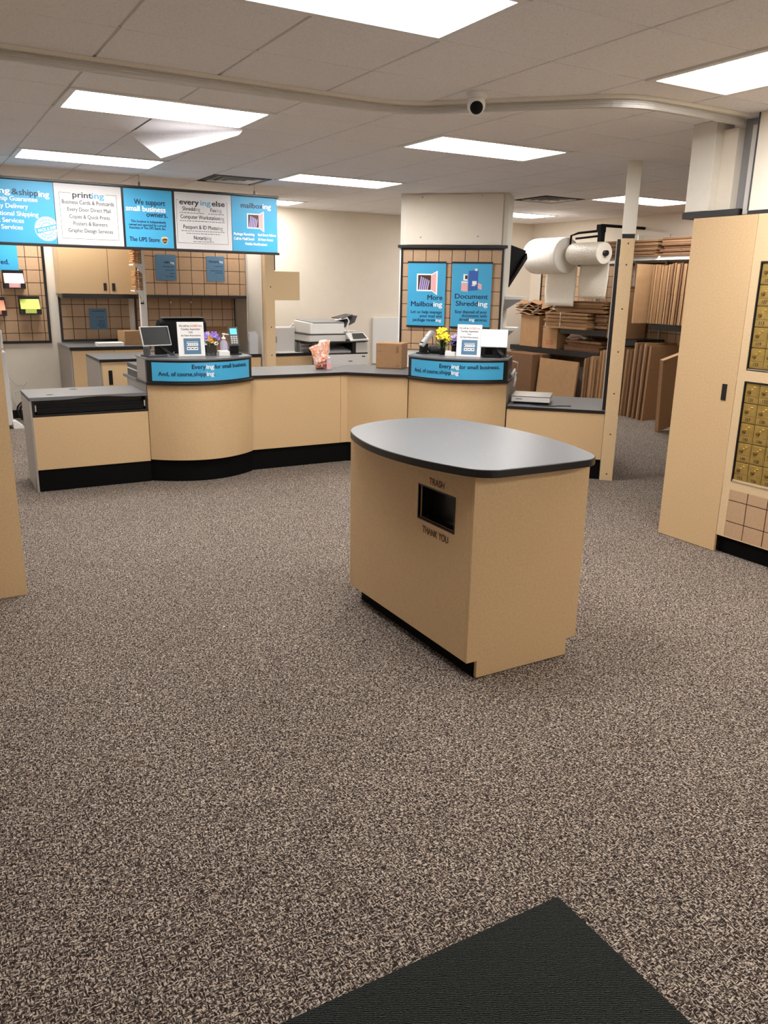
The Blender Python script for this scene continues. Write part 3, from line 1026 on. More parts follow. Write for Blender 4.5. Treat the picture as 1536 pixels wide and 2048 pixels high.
# panel 1
text(wh, 'ing', -1.185, 2.418, .052, f, .115, 'R', .02)
text(nv, '&', -1.17, 2.413, .052, f, .056, 'L', .006)
text(nv, 'shipp', -1.107, 2.410, .054, f, .165, 'L', .006)
text(wh, 'ing', -.938, 2.406, .054, f, .093, 'L', .02)
for s, x1, z in (('& Ship Guarantee', -.952, 2.358), ('Day Delivery', -1.041, 2.293), ('national Shipping', -.956, 2.226), ('ght Services', -1.088, 2.165), ('cal Services', -1.103, 2.105)):
    text(wh, s, x1, z, .040, f, None, 'R', .006)
build('lettering', nv, 'navy', pobs[0])['label'] = 'navy lettering'
build('lettering', wh, 'wprint', pobs[0])['label'] = 'white lettering'
# round stamp
cxs, czs = -.888, 2.122
def ringm(m, r0, r1, y, n=40, clip=None):
    vs = []
    for i in range(n + 1):
        t = 2 * math.pi * i / n
        for r in (r0, r1):
            x = cxs + r * math.cos(t)
            if clip is not None: x = min(x, clip)
            vs.append((x, y, czs + r * math.sin(t)))
    m.add(vs, [(2 * i, 2 * i + 2, 2 * i + 3, 2 * i + 1) for i in range(n)])
rg = MB()
ringm(rg, .106, .111, -.0010, clip=-.803)
ringm(rg, .058, .102, -.0010, clip=-.803)
ringm(rg, .0, .052, -.0010)
build('round_stamp', rg, 'signw', pobs[0])
rb = MB()
def rot(u, v, a=.25):
    return (min(cxs + u * math.cos(a) - v * math.sin(a), -.803), -.0016, czs + u * math.sin(a) + v * math.cos(a))
rb.add([rot(-.1, -.024), rot(.1, -.024), rot(.1, .024), rot(-.1, .024)], [(0, 1, 2, 3)])
build('stamp_band', rb, 'cyan', pobs[0])
tx = MB()
text(tx, 'PACK & SHIP', 0, -.013, .026, lambda u, v: (lambda p: (p[0], -.0022, p[2]))(rot(u, v)), .165, 'C', .02)
build('stamp_lettering', tx, 'wprint', pobs[0])
tx = MB()
def around(word, a0, a1, up_side):
    k = len(word)
    for i, ch in enumerate(word):
        a = math.radians(a0 + (a1 - a0) * (i + .5) / k)
        R_ = .072 if up_side else .090
        th = a - math.pi / 2 if up_side else a + math.pi / 2
        px_, pz_ = cxs + R_ * math.cos(a), czs + R_ * math.sin(a)
        text(tx, ch, 0, 0, .019, lambda u, v: (min(px_ + u * math.cos(th) - v * math.sin(th), -.803), -.0018, pz_ + u * math.sin(th) + v * math.cos(th)), None, 'C', .015)
around('GUARANTEE', 165, 15, True)
around('GUARANTEE', 195, 345, False)
build('stamp_lettering', tx, 'cyan', pobs[0])
# panel 2
def box_rule(m, x0, x1, z0_, z1_, gaps=None, t=.0028, y=-.0012):
    fq(m, x0, x0 + t, z0_, z1_, y); fq(m, x1 - t, x1, z0_, z1_, y); fq(m, x0, x1, z0_, z0_ + t, y)
    if gaps: fq(m, x0, gaps[0], z1_ - t, z1_, y); fq(m, gaps[1], x1, z1_ - t, z1_, y)
    else: fq(m, x0, x1, z1_ - t, z1_, y)
ink, cb = MB(), MB()
text(ink, 'print', -.634, 2.421, .054, f, .177, 'L', .006)
text(cb, 'ing', -.455, 2.421, .054, f, .112, 'L', .006)
for s, a0, b0, z in (('Business Cards & Postcards', -.735, -.252, 2.361), ('Every Door Direct Mail', -.690, -.288, 2.296), ('Copies & Quick Prints', -.678, -.300, 2.231), ('Posters & Banners', -.646, -.328, 2.168), ('Graphic Design Services', -.697, -.280, 2.104)):
    text(ink, s, a0, z, .036, f, b0 - a0)
box_rule(ink, -.757, -.224, 2.043, 2.462, (-.650, -.330))
build('lettering', ink, 'ink', pobs[1])['label'] = 'charcoal lettering'
build('lettering', cb, 'cprint', pobs[1])['label'] = 'light blue lettering'
# panel 3
nv, wh = MB(), MB()
text(nv, 'We support', -.055, 2.396, .050, f, .308, 'L', .006)
text(wh, 'small business', -.139, 2.333, .050, f, .393, 'L', .02)
text(nv, 'owners.', .060, 2.283, .050, f, .212, 'L', .006)
text(nv, 'This location is independently', -.097, 2.225, .024, f, .350, 'L', .01)
text(nv, 'owned and operated by a proud', -.119, 2.193, .024, f, .370, 'L', .01)
text(nv, 'franchise of The UPS Store, Inc.', -.116, 2.163, .024, f, .365, 'L', .01)
text(nv, 'The UPS Store', -.122, 2.045, .042, f, .300, 'L', .006)
build('lettering', nv, 'navy', pobs[2])['label'] = 'navy lettering'
build('lettering', wh, 'wprint', pobs[2])['label'] = 'white lettering'
def shield(s, y, cx, cz, m):
    pts = [(-.5, .42), (-.3, .52), (0, .56), (.3, .52), (.5, .42), (.5, -.1), (.38, -.36), (0, -.62), (-.38, -.36), (-.5, -.1)]
    m.add([(cx + a * s, y, cz + b2 * s) for a, b2 in pts], [tuple(range(10))])
a = MB(); shield(.062, -.0012, .232, 2.063, a); build('emblem_rim', a, 'wprint', pobs[2])
a = MB(); shield(.055, -.0018, .232, 2.063, a); build('emblem_field', a, 'brown', pobs[2])
a = MB()
pts = [(-.48, .40), (-.28, .50), (0, .54), (.28, .50), (.48, .40), (.48, .27), (.2, .33), (-.1, .31), (-.48, .16)]
a.add([(.232 + p[0] * .055, -.0022, 2.063 + p[1] * .055) for p in pts], [tuple(range(9))])
text(a, 'ups', .232, 2.052, .016, lambda u, v: (u, -.0023, v), .042, 'C', .03)
build('emblem_lettering', a, 'gold', pobs[2])
# panel 4
ink, cb, gp = MB(), MB(), MB()
text(ink, 'every', .402, 2.424, .052, f, .200, 'L', .02)
text(cb, 'ing', .622, 2.424, .052, f, .106, 'L', .01)
text(ink, 'else', .744, 2.424, .052, f, .136, 'L', .02)
text(ink, 'Shredd', .430, 2.365, .038, f, .128)
text(gp, 'ing', .562, 2.365, .038, f, .054)
text(ink, 'Fax', .726, 2.365, .038, f, .062)
text(gp, 'ing', .792, 2.365, .038, f, .054)
text(ink, 'Computer Workstation', .406, 2.288, .038, f, .412)
text(gp, 'ing', .822, 2.288, .038, f, .050)
text(ink, 'Passport & ID Photo', .432, 2.190, .038, f, .366)
text(gp, 'ing', .802, 2.190, .038, f, .050)
text(ink, 'Notariz', .537, 2.086, .038, f, .135)
text(gp, 'ing', .676, 2.086, .038, f, .050)
for a0, b0, z in ((.398, .655, 2.340), (.70, .87, 2.340), (.398, .88, 2.262), (.41, .87, 2.164), (.46, .82, 2.140), (.53, .75, 2.062)):
    x = a0
    while x < b0:
        ww = random.uniform(.012, .035)
        fq(gp, x, min(x + ww, b0), z, z + .009, -.0012)
        x += ww + .006
box_rule(ink, .366, .908, 2.047, 2.466, (.390, .890))
build('lettering', ink, 'ink', pobs[3])['label'] = 'charcoal lettering'
build('lettering', cb, 'cprint', pobs[3])['label'] = 'light blue lettering'
build('lettering', gp, 'gprint', pobs[3])['label'] = 'grey lettering'
# panel 5
nv, wh = MB(), MB()
text(nv, 'mailbox', 1.060, 2.430, .052, f, .245, 'L', .008)
text(wh, 'ing', 1.307, 2.430, .052, f, .092, 'L', .02)
text(wh, 'Package Receiving', .975, 2.152, .026, f, .230, 'L', .02)
text(wh, 'Real Street Address', 1.246, 2.152, .026, f, .208, 'L', .02)
text(wh, 'Call-In MailCheck', .973, 2.104, .026, f, .231, 'L', .02)
text(wh, '24 Hour Access', 1.244, 2.104, .026, f, .174, 'L', .02)
text(wh, 'Mobile Notifications', 1.100, 2.054, .026, f, .247, 'L', .02)
build('lettering', nv, 'navy', pobs[4])['label'] = 'navy lettering'
build('lettering', wh, 'wprint', pobs[4])['label'] = 'white lettering'
door_picture(pobs[4], 1.225, 2.300, .20, -.0014)
#PART2
# ------------------------------------------------------------------ back-of-shop cabinets
uc = thing('upper_cabinet', 'two-door laminate wall cabinet above the tiled backsplash', 'cabinet', (-.54, 7.25, 1.50))
build('box', MB().bx(0, .90, .02, .345, 0, .60), 'lam2', uc)
build('bottom_trim', MB().bx(0.02, .90, .0, .30, -.05, -.001), 'black', uc)
for x0, x1, hx in ((.003, .564, .50), (.570, .897, .60)):
    d = build('door', MB().bx(x0, x1, 0, .019, .002, .60), 'lam', uc, .0015)
    build('handle', MB().bx(hx, hx + .036, -.006, .0, .04, .13), 'black', d)
bc = thing('base_cabinet', 'laminate base cabinet with slate top under the tiled backsplash', 'cabinet', (-.575, 6.72, 0))
build('side_panel', MB().bx(0, .018, .0, .86, 0, .88), 'greyside', bc)
build('worktop', MB().bx(-.003, .93, -.01, .866, .88, .91), 'slate', bc)
build('edge_band', MB().bx(-.0, .93, -.014, -.0101, .875, .911), 'black', bc)
build('door', MB().bx(.022, .50, 0, .019, .1, .872), 'lam', bc, .001)
build('door', MB().bx(.505, .928, 0, .019, .1, .872), 'lam', bc, .001)
build('toe_kick', MB().bx(.018, .928, .05, .06, 0, .1), 'kick', bc)
b2 = thing('base_cabinet', 'long low laminate base cabinet hidden mostly behind the left service counter', 'cabinet', (.36, 6.66, 0))
build('worktop', MB().bx(0, 1.38, -.01, .93, .755, .785), 'slate', b2)
build('edge_band', MB().bx(0, 1.38, -.014, -.0101, .752, .786), 'black', b2)
for x in (0, .46, .92): build('door', MB().bx(x + .003, x + .457, 0, .019, .1, .75), 'lam', b2, .001)
build('side_panel', MB().bx(0, .018, .02, .9, 0, .755).bx(1.362, 1.38, .02, .9, 0, .755), 'greyside', b2)
build('toe_kick', MB().bx(0.018, 1.362, .05, .06, 0, .1), 'kick', b2)
b3 = thing('base_cabinet', 'laminate base cabinet carrying the small printer, between tan post and big copier', 'cabinet', (1.885, 6.66, 0))
build('worktop', MB().bx(0, .585, -.01, .93, .755, .785), 'slate', b3)
build('edge_band', MB().bx(0, .585, -.014, -.0101, .752, .786), 'black', b3)
build('door', MB().bx(.003, .582, 0, .019, .1, .75), 'lam', b3, .001)
build('toe_kick', MB().bx(0.0, .582, .05, .06, 0, .1), 'kick', b3)
wc = thing('work_cabinet', 'small cabinet with slate top standing behind the left service counter', 'cabinet', (-.56, 5.08, 0))
wtp = [(-.004, -.01), (.64, -.01), (.80, .20), (.80, .75), (.004, .75)]
build('core', MB().prism(wtp, .88, .9085), 'black', wc)
build('laminate_surface', MB().prism(wtp, .9086, .91), 'slate', wc)
build('side_panel', MB().bx(0, .018, .02, .74, 0, .88), 'greyside', wc)
d = build('door', MB().bx(.022, .36, 0, .019, .1, .872), 'lam', wc, .001)
build('handle', MB().bx(.075, .112, -.006, .0, .66, .80), 'black', d)
build('front_panel', MB().bx(.365, .62, .0, .019, .1, .872), 'lam', wc)
build('toe_kick', MB().bx(.018, .62, .05, .06, 0, .1), 'kick', wc)
cdw = thing('cash_drawer', 'dark grey cash drawer on the left end of the left service counter', 'cash drawer', (-.47, 3.90, .841))
build('body', MB().bx(0, .20, 0, .40, 0, .11), 'dgrey', cdw, .004)
build('rail', MB().bx(-.004, 0, .02, .38, .06, .07), 'lgrey', cdw)

# notices pasted on tile boards
def notice(name, label, loc, W, H, mt, words, rz=0):
    t = thing(name, label, 'notice', loc, rz)
    sh_ = build('sheet', MB().bx(0, W, -.003, 0, 0, H), mt, t)
    for m_, items in words.items():
        mb = MB()
        for s, x, z, h, al in items: text(mb, s, x, z, h, flat(-.0036), None, al, .01)
        if mb.v: build('lettering', mb, m_, sh_)
    return t
def greek(t, W, rows, mt, y=-.0036):
    mb = MB()
    for z, x0, x1, h in rows:
        x = x0
        while x < x1:
            ww = random.uniform(.012, .03)
            mb.add([(x, y, z), (min(x + ww, x1), y, z), (min(x + ww, x1), y, z + h), (x, y, z + h)], [(0, 1, 2, 3)])
            x += ww + .006
    build('small_print', mb, mt, t)
t = notice('poster', 'blue poster ending in ed. at the far left above the pink paper tray', (-1.52, 7.578, 1.75), .585, .31, 'cyan', {'navy': [('ed.', .485, .075, .056, 'R')]})
t = notice('notice', 'faded blue notice on the tiled backsplash under the upper cabinets', (-.176, 7.578, 1.063), .215, .258, 'fadeblue', {'wprint': []})
greek(t, .2, [(.22, .04, .19, .012), (.15, .09, .17, .006), (.10, .11, .19, .008), (.075, .11, .19, .008), (.05, .09, .19, .008), (.028, .12, .19, .008)], 'navy')
t = notice('notice', 'faded blue notice on the overhead tiled cabinet, left one', (.568, 7.120, 1.675), .255, .305, 'fadeblue', {'wprint': [('ing', .232, .20, .028, 'R')]})
greek(t, .2, [(.205, .11, .175, .02), (.16, .09, .23, .008), (.12, .12, .23, .008), (.08, .17, .23, .008), (.045, .13, .23, .008)], 'navy')
t = notice('notice', 'faded blue notice on the overhead tiled cabinet, right one', (1.212, 7.120, 1.675), .236, .305, 'fadeblue', {'wprint': [('ing', .218, .228, .03, 'R')], 'navy': [('Notariz', .168, .228, .03, 'R')]})
greek(t, .2, [(.18, .10, .21, .008), (.125, .05, .21, .008), (.10, .11, .21, .008)], 'navy')

# paper trays on the left board
for x, z, m_, nm in ((-1.125, 1.56, 'pink', 'pink'), (-1.36, 1.25, 'salmon', 'salmon'), (-.975, 1.265, 'lime', 'lime green')):
    t = thing('paper_tray', f'black wall tray holding {nm} paper flyers', 'paper tray', (x, 7.578, z))
    build('holder', MB().bx(0, .235, -.012, 0, 0, .20).bx(0, .235, -.12, -.012, -.012, 0).bx(0, .055, -.125, -.119, -.012, .05).bx(.18, .235, -.125, -.119, -.012, .05), 'black', t)
    build('paper', MB().hexa([(.01, -.115, .0), (.225, -.115, .0), (.225, -.015, .0), (.01, -.015, .0)], [(.01, -.115, .05), (.225, -.115, .05), (.225, -.02, .165), (.01, -.02, .165)]), m_, t, .002)

# envelope rack on a white slotted rail
t = thing('envelope_rack', 'white slotted rail with small shelves of brown envelopes beside the upper cabinet', 'rack', (.345, 6.86, 0))
build('rail', MB().bx(-.004, .028, 0, .25, 1.02, 2.12), 'white', t)
sl = MB()
for k in range(40): sl.bx(.0285, .0292, .01, .02, 1.06 + k * .026, 1.072 + k * .026)
build('rail_slots', sl, 'dgrey', t)
for z in (1.84, 1.54): build('bracket', MB().bx(-.105, -.005, .0, .22, z, z + .016).prof([(-.005, z), (-.09, z), (-.005, z - .10)], .0, .012, 'y'), 'white', t)
for z, n in ((1.857, 12), (1.565, 10)):
    for k in range(n):
        dx = random.uniform(-.01, .012)
        tag(build('envelope', MB().bx(.247 + dx, .335 + dx * .3, 6.865, 7.06, z + k * .022, z + k * .022 + .014), 'orange' if k % 3 else 'tape'), 'brown padded envelope in the white rack left of the slotted rail', 'envelope', 'envelopes in the white rack')
tag(build('paper_towel_strip', MB().bx(.300, .3405, 6.862, 6.875, 1.10, 1.395), 'paper'), 'white paper strip hanging below the envelope rack', 'paper strip')
t = thing('binder_clip', 'dark clip holding the hanging white paper strip', 'clip', (.320, 6.866, 1.39))
build('body', MB().bx(-.018, .018, -.014, .010, .006, .022).cyl((-.012, 0, .02), (-.012, 0, .045), .003, n=6).cyl((.012, 0, .02), (.012, 0, .045), .003, n=6), 'blackm', t)

# items on the far left counter
t = thing('cardboard_box', 'small plain cardboard box on the back counter under the tiled backsplash', 'box', (.10, 6.93, .9105), math.radians(12))
build('body', MB().bx(0, .27, 0, .2, 0, .165), 'card2', t, .003)
build('tape', MB().bx(-.0005, .2705, .08, .12, .165, .1665), 'tape', t)
t = thing('flat_carton', 'flat white carton lying on the back counter', 'carton', (-.25, 6.76, .9105))
build('body', MB().bx(0, .30, 0, .18, 0, .042), 'paper', t, .003)
build('lid_edge', MB().bx(.0, .30, -.001, .0, .028, .030), 'gprint', t)
t = thing('small_printer', 'small white desktop printer on the black-edged back counter', 'printer', (1.885, 6.72, .786))
build('body', MB().prof([(.06, 0), (.40, 0), (.40, .24), (.06, .34), (.04, .32)], .03, .38, 'x'), 'lgrey', t, .008)
build('paper_support', MB().sheet([(.06, .05, .33), (.33, .05, .23), (.33, .25, .25), (.06, .25, .35)], (0, 0, 1), .014), 'white', t)
build('side_vent', MB().bx(.05, .12, .036, .0395, .13, .21), 'grey', t)
build('output_arm', MB().tube([(.22, .10, .30), (.30, .08, .32), (.355, .06, .36)], .01).ell((.36, .06, .362), (.02, .014, .014), 10, 6), 'lgrey', t)
build('control_strip', MB().bx(.0, .028, .05, .12, .02, .33), 'dgrey', t, .003)
build('output_tray', MB().bx(.07, .36, -.0, .06, .0, .02), 'white', t)
for k, (x, y, w_, rz) in enumerate(((2.0, 6.68, .21, .1), (2.16, 6.67, .17, -.12))):
    o = build('paper_sheet', MB().bx(0, w_, 0, .10, 0, .003), 'paper', bevel=0, loc=(x, y - .01, .7865 + .004 * k), rotz=rz)
    tag(o, ['white sheets spilling from the small printer, left ones', 'white sheets spilling from the small printer, right ones'][k], 'paper')
t = thing('paper_tray_unit', 'low light grey paper tray unit between the small printer and the big copier', 'printer', (2.335, 6.68, .786))
b = MB().bx(0, .13, .08, .42, 0, .13)
build('body', b, 'lgrey', t, .006)
build('lid', MB().sheet([(-.0, .0, .136), (.128, 0, .130), (.128, .4, .134), (-.0, .4, .140)], (0, 0, 1), .010), 'dgrey', t)
build('paper_tray', MB().bx(.0, .125, .0, .075, .05, .062).bx(.01, .12, .0, .07, .1, .112), 'white', t)

# big copier
t = thing('multifunction_copier', 'large white floor-standing copier with tilted control panel and feeder', 'copier', (2.22, 6.30, 0))
build('paper_cabinet', MB().bx(.27, .89, 0, .62, .03, .785), 'lgrey', t, .008)
build('foot', MB().bx(.30, .37, .05, .12, 0, .03).bx(.77, .84, .05, .12, 0, .03).bx(.30, .37, .5, .57, 0, .03).bx(.77, .84, .5, .57, 0, .03), 'dgrey', t)
build('drawer_line', MB().bx(.38, .88, -.0015, -.0002, .48, .485).bx(.38, .88, -.0015, -.0002, .64, .644), 'grey', t)
build('badge', MB().bx(.60, .66, -.0018, -.0004, .69, .70).bx(.80, .85, -.0018, -.0004, .745, .76), 'ink', t)
build('base_band', MB().bx(.27, .89, .002, .61, .785, .80), 'black', t)
build('engine_right', MB().bx(.71, .89, .0, .60, .80, .935), 'lgrey', t, .008)
build('engine_left', MB().bx(.27, .33, .0, .60, .80, .935), 'lgrey', t, .008)
build('output_recess', MB().bx(.33, .71, .25, .60, .80, .935).bx(.33, .71, .0, .25, .93, .94).bx(.66, .71, .0, .25, .80, .935), 'black', t)
build('output_tray', MB().prof([(.02, .80), (.25, .80), (.25, .87), (.02, .825)], .34, .65, 'x'), 'grey', t, .003)
build('engine_band', MB().bx(.05, .89, .002, .60, .94, .952), 'black', t)
build('scanner_body', MB().bx(.04, .56, .0, .58, .952, 1.035), 'lgrey', t, .006)
build('scanner_rear', MB().bx(.56, .85, .2, .56, .96, 1.07), 'white', t, .01)
build('scanner_line', MB().bx(.035, .57, -.002, .57, 1.035, 1.046), 'dgrey', t)
build('feeder', MB().prof([(.0, 1.046), (.54, 1.046), (.54, 1.205), (.0, 1.185)], .055, .54, 'x'), 'white', t, .012)
build('feeder_cover', MB().prof([(-.004, 1.186), (.54, 1.206), (.54, 1.218), (-.004, 1.197)], .09, .53, 'x'), 'grey', t, .003)
build('feeder_tray', MB().sheet([(.54, .02, 1.12), (.70, .02, 1.19), (.76, .06, 1.275), (.62, .12, 1.285), (.53, .2, 1.22)], (0, 1, 0), .02).sheet([(.50, .0, 1.235), (.66, .0, 1.28), (.70, .3, 1.28), (.5, .3, 1.235)], (0, 0, 1), .012), 'dgrey', t)
build('feeder_guide', MB().tube([(.42, .04, 1.215), (.50, .02, 1.235), (.58, .0, 1.25), (.60, -.01, 1.21), (.565, -.01, 1.12), (.57, -.02, 1.08), (.62, -.03, 1.04), (.64, -.035, .99)], .011), 'white', t)
pn = build('control_panel', MB().sheet([(.565, -.13, .955), (.83, -.13, .965), (.80, -.02, 1.05), (.545, -.02, 1.045)], (0, -.6, .8), .022), 'white', t, .004)
build('touch_screen', MB().sheet([(.60, -.134, .988), (.80, -.134, .995), (.78, -.052, 1.056), (.62, -.052, 1.052)], (0, -.6, .8), .004), 'dgrey', pn)
t = thing('wall_panel', 'plain white board leaning on the back wall behind the cardboard box', 'board', (3.89, 7.565, 0.52))
build('board', MB().bx(0, .44, 0, .03, 0, .68), 'white', t, .004)
build('edge_strip', MB().bx(-.006, -.0002, .0, .03, .0, .68), 'lgrey', t)

# old copier at the far left, cable, power strip
t = thing('copier', 'pale grey copier with stacked drawers at the far left edge', 'copier', (-1.90, 6.80, 0))
build('body', MB().bx(0, .655, 0, .62, .04, .87), 'lgrey', t, .01)
build('scanner', MB().bx(.02, .64, .0, .60, .90, 1.11), 'white', t, .015)
build('neck', MB().bx(.05, .62, .03, .58, .87, .90), 'dgrey', t)
build('side_plate', MB().bx(.655, .664, .02, .14, .06, .62), 'white', t, .002)
mb = MB()
for z in (.60, .50, .43, .33, .22, .12): mb.bx(.66, .668, .05, .085, z, z + .014)
build('latch', mb, 'dgrey', t)
build('stabiliser_foot', MB().prof([(.655, .0), (.78, 0), (.76, .03), (.69, .09), (.655, .09)], -.02, .12, 'y'), 'white', t, .004)
mb = MB()
pts = [(-1.25, 7.45, .62), (-1.16, 7.50, .50), (-1.10, 7.52, .42), (-1.02, 7.52, .41), (-.98, 7.52, .44), (-1.02, 7.52, .37), (-1.14, 7.52, .33), (-1.14, 7.5, .2), (-1.10, 7.45, .1)]
mb.tube(pts, .005)
tag(build('power_cable', mb, 'lgrey'), 'thin pale power cable hanging from the left copier by the wall', 'cable')
mb = MB()
for k in range(5):
    r = .085 + .012 * k
    mb.tube([(-1.0 + r * math.cos(a * math.pi / 12 + k), 7.40 + .025 * math.sin(3 * a * math.pi / 12 + k), .115 + r * math.sin(a * math.pi / 12 + k)) for a in range(25)], .006, 6)
tag(build('cable_coil', mb, 'olive'), 'tangled coil of black cable on the floor by the left copier', 'cable')

# left near panel
t = thing('tall_cabinet', 'tall laminate cabinet cut off by the left edge of the picture', 'cabinet', (-3.1, 1.255, 0))
build('front_panel', MB().bx(0, 1.352, 0, .02, .0, 2.1), 'lam', t)
build('box', MB().bx(0.02, 1.33, .021, .55, 0, 2.09), 'greyside', t)

# ------------------------------------------------------------------ things on the service counters
def place45(x, y, z=1.046):        # local frame of the right counter
    return (PR[0] + (x + y) * R2, PR[1] + (y - x) * R2, z)
def sheet_holder(label, loc, rz):
    t = thing('sign_holder', label, 'sign holder', loc, rz, 'closing notices in clear holders')
    W, H = .222, .285
    lean = Matrix.Rotation(math.radians(-7), 4, 'X')
    build('acrylic', MB().bx(-W / 2 - .003, W / 2 + .003, .0, .003, 0, H + .003).xf(lean).bx(-W / 2, W / 2, -.002, .075, 0, .003), 'clear', t)
    pg = build('page', MB().bx(-W / 2, W / 2, -.0022, -.0006, .002, H).xf(lean), 'paper', t)
    L = lambda u, v: tuple(lean @ Vector((u, -.0034, v)))
    a, r_ = MB(), MB()
    text(a, 'We will be', -.098, .246, .016, L, .088)
    text(r_, 'CLOSED thru', -.003, .246, .016, L, .10)
    text(a, 'Tuesday, September', 0, .219, .016, L, .165, 'C')
    text(a, '16th', 0, .193, .015, L, None, 'C')
    text(a, 'for Store Renovations', 0, .167, .015, L, .165, 'C')
    build('lettering', a, 'ink', pg)['label'] = 'dark lettering'
    build('lettering', r_, 'red', pg)['label'] = 'red lettering'
    a = MB(); a.add([L(u, v) for u, v in ((-.066, .018), (.078, .018), (.078, .150), (-.066, .150))], [(0, 1, 2, 3)])
    build('blue_block', a, 'fadeblue', pg)
    L2 = lambda u, v: tuple(lean @ Vector((u, -.0040, v)))
    a = MB()
    for u0, u1, v0, v1 in ((-.042, .056, .118, .122), (-.042, .056, .088, .110), (-.042, -.012, .052, .078), (-.009, .021, .052, .078), (.024, .054, .052, .078)):
        a.add([L2(u, v) for u, v in ((u0, v0), (u1, v0), (u1, v1), (u0, v1))], [(0, 1, 2, 3)])
    build('white_button', a, 'wprint', pg)
    L3 = lambda u, v: tuple(lean @ Vector((u, -.0046, v)))
    a = MB()
    a.add([L3(-.036 + .006 * math.cos(k * .785), .099 + .006 * math.sin(k * .785)) for k in range(8)], [tuple(range(8))])
    for u in (-.024, -.008, .008, .024, .036): a.add([L3(u, .097), L3(u + .011, .097), L3(u + .011, .102), L3(u, .102)], [(0, 1, 2, 3)])
    for u in (-.036, -.003, .030): a.add([L3(u, .061), L3(u + .018, .061), L3(u + .018, .069), L3(u, .069)], [(0, 1, 2, 3)])
    build('button_print', a, 'ink', pg)
    return t
sheet_holder('white closing notice in a clear holder on the left service counter', (-.075, 3.60, 1.0465), math.radians(-4))
sheet_holder('white closing notice in a clear holder on the right service counter', place45(.545, .02), -math.pi / 4)

def display(label, loc, rz, scr, tilt=18, sw=.262, shh=.165):
    t = thing('customer_display', label, 'display', loc, rz)
    build('stand_base', MB().bx(-.10, .07, .0, .15, 0, .018).bx(-.10, -.075, .02, .10, .018, .085), 'dgrey' if scr == 'screen' else 'blackm', t, .003)
    build('stand_neck', MB().bx(-.01, .095, .045, .075, .018, .12), 'blackm', t, .003)
    R_ = Matrix.Translation((0, .03, .092)) @ Matrix.Rotation(math.radians(-tilt), 4, 'X')
    fr = build('bezel', MB().bx(-sw / 2, sw / 2, 0, .014, 0, shh).xf(R_), 'lgrey', t, .003)
    build('screen', MB().bx(-sw / 2 + .007, sw / 2 - .007, -.0012, -.0002, .008, shh - .007).xf(R_), scr, fr)
    mb = MB()
    for k in range(3):
        mb.tube([(.02 + .02 * k, .05, .09), (.05 + .01 * k, .0, .05), (.09 + .02 * k, -.01, .012), (.14, .02 + .02 * k, .010), (.16, .05, .035)], .0035, 6)
    build('cable', mb, 'olive', t)
    return t
display('dark-screened customer display with silver bezel at the left end of the left counter', (-.348, 3.60, 1.0465), math.radians(14), 'screen')
display('bright white customer display at the right end of the right counter', place45(.775, .0), -math.pi / 4 + .1, 'litscreen', 12, .245, .160)
t = thing('computer_monitor', 'black monitor housing seen from behind on the left service counter', 'monitor', (-.015, 3.99, .8405), math.radians(4))
build('housing', MB().prof([(0, .16), (.02, .47), (.06, .505), (.12, .49), (.16, .44), (.16, .18), (.02, .15)], -.215, .215, 'x'), 'blackm', t, .018, seg=3)
build('top_ridge', MB().bx(-.18, .20, .02, .09, .503, .512), 'dgrey', t, .004)
build('stand', MB().bx(-.05, .05, .04, .1, .012, .18).bx(-.12, .12, -.02, .16, 0, .012), 'blackm', t, .003)

def terminal(label, loc, rz, tilt, front):
    t = thing('card_terminal', label, 'card terminal', loc, rz, 'card payment terminals')
    build('base', MB().lathe([(.068, 0), (.066, .008), (.03, .014), (.0, .014)], n=24), 'blackm', t)
    build('stand', MB().prof([(-.03, .012), (.035, .012), (.04, .09), (-.02, .11)], -.034, .034, 'x'), 'blackm', t, .004)
    R_ = Matrix.Translation((0, -.035, .075)) @ Matrix.Rotation(math.radians(-tilt), 4, 'X')
    b = build('body', MB().prof([(0, 0), (.028, 0), (.036, .165), (.026, .185), (-.0, .175)], -.043, .043, 'x').xf(R_), 'dgrey' if front else 'grey', t, .008)
    build('screen', MB().bx(-.030, .030, -.0022, -.0004, .105, .160).xf(R_), 'blueled' if front else 'lgrey', b)
    mb = MB()
    for i in range(3):
        for j in range(4): mb.bx(-.029 + i * .021, -.013 + i * .021, -.003, -.0004, .022 + j * .019, .035 + j * .019)
    build('keypad', mb.xf(R_), 'lgrey', b)
    return t
terminal('card terminal with glowing blue screen on the left service counter', (.335, 3.70, 1.0465), math.radians(-8), 24, True)
terminal('card terminal turned sideways at the left end of the right service counter', place45(.085, .20), math.radians(-100), 38, False)
mb = MB().tube([place45(.12, .24, 1.24), place45(.16, .25, 1.2), place45(.165, .26, 1.13), place45(.15, .26, 1.06)], .004)
tag(build('terminal_cable', mb, 'olive'), 'looping cable behind the sideways card terminal', 'cable')
t = thing('cylinder_speaker', 'black ribbed cylindrical speaker lying on the right service counter', 'speaker', place45(.13, .265), -math.pi / 4 - .12)
g = MB().cyl((0, 0, .040), (.15, 0, .040), .036, n=28)
for k in range(9): g.cyl((.01 + k * .015, 0, .040), (.016 + k * .015, 0, .040), .0385, n=28)
build('body', g, 'dgrey', t)
build('cradle', MB().bx(.02, .13, -.02, .02, 0, .008), 'blackm', t)

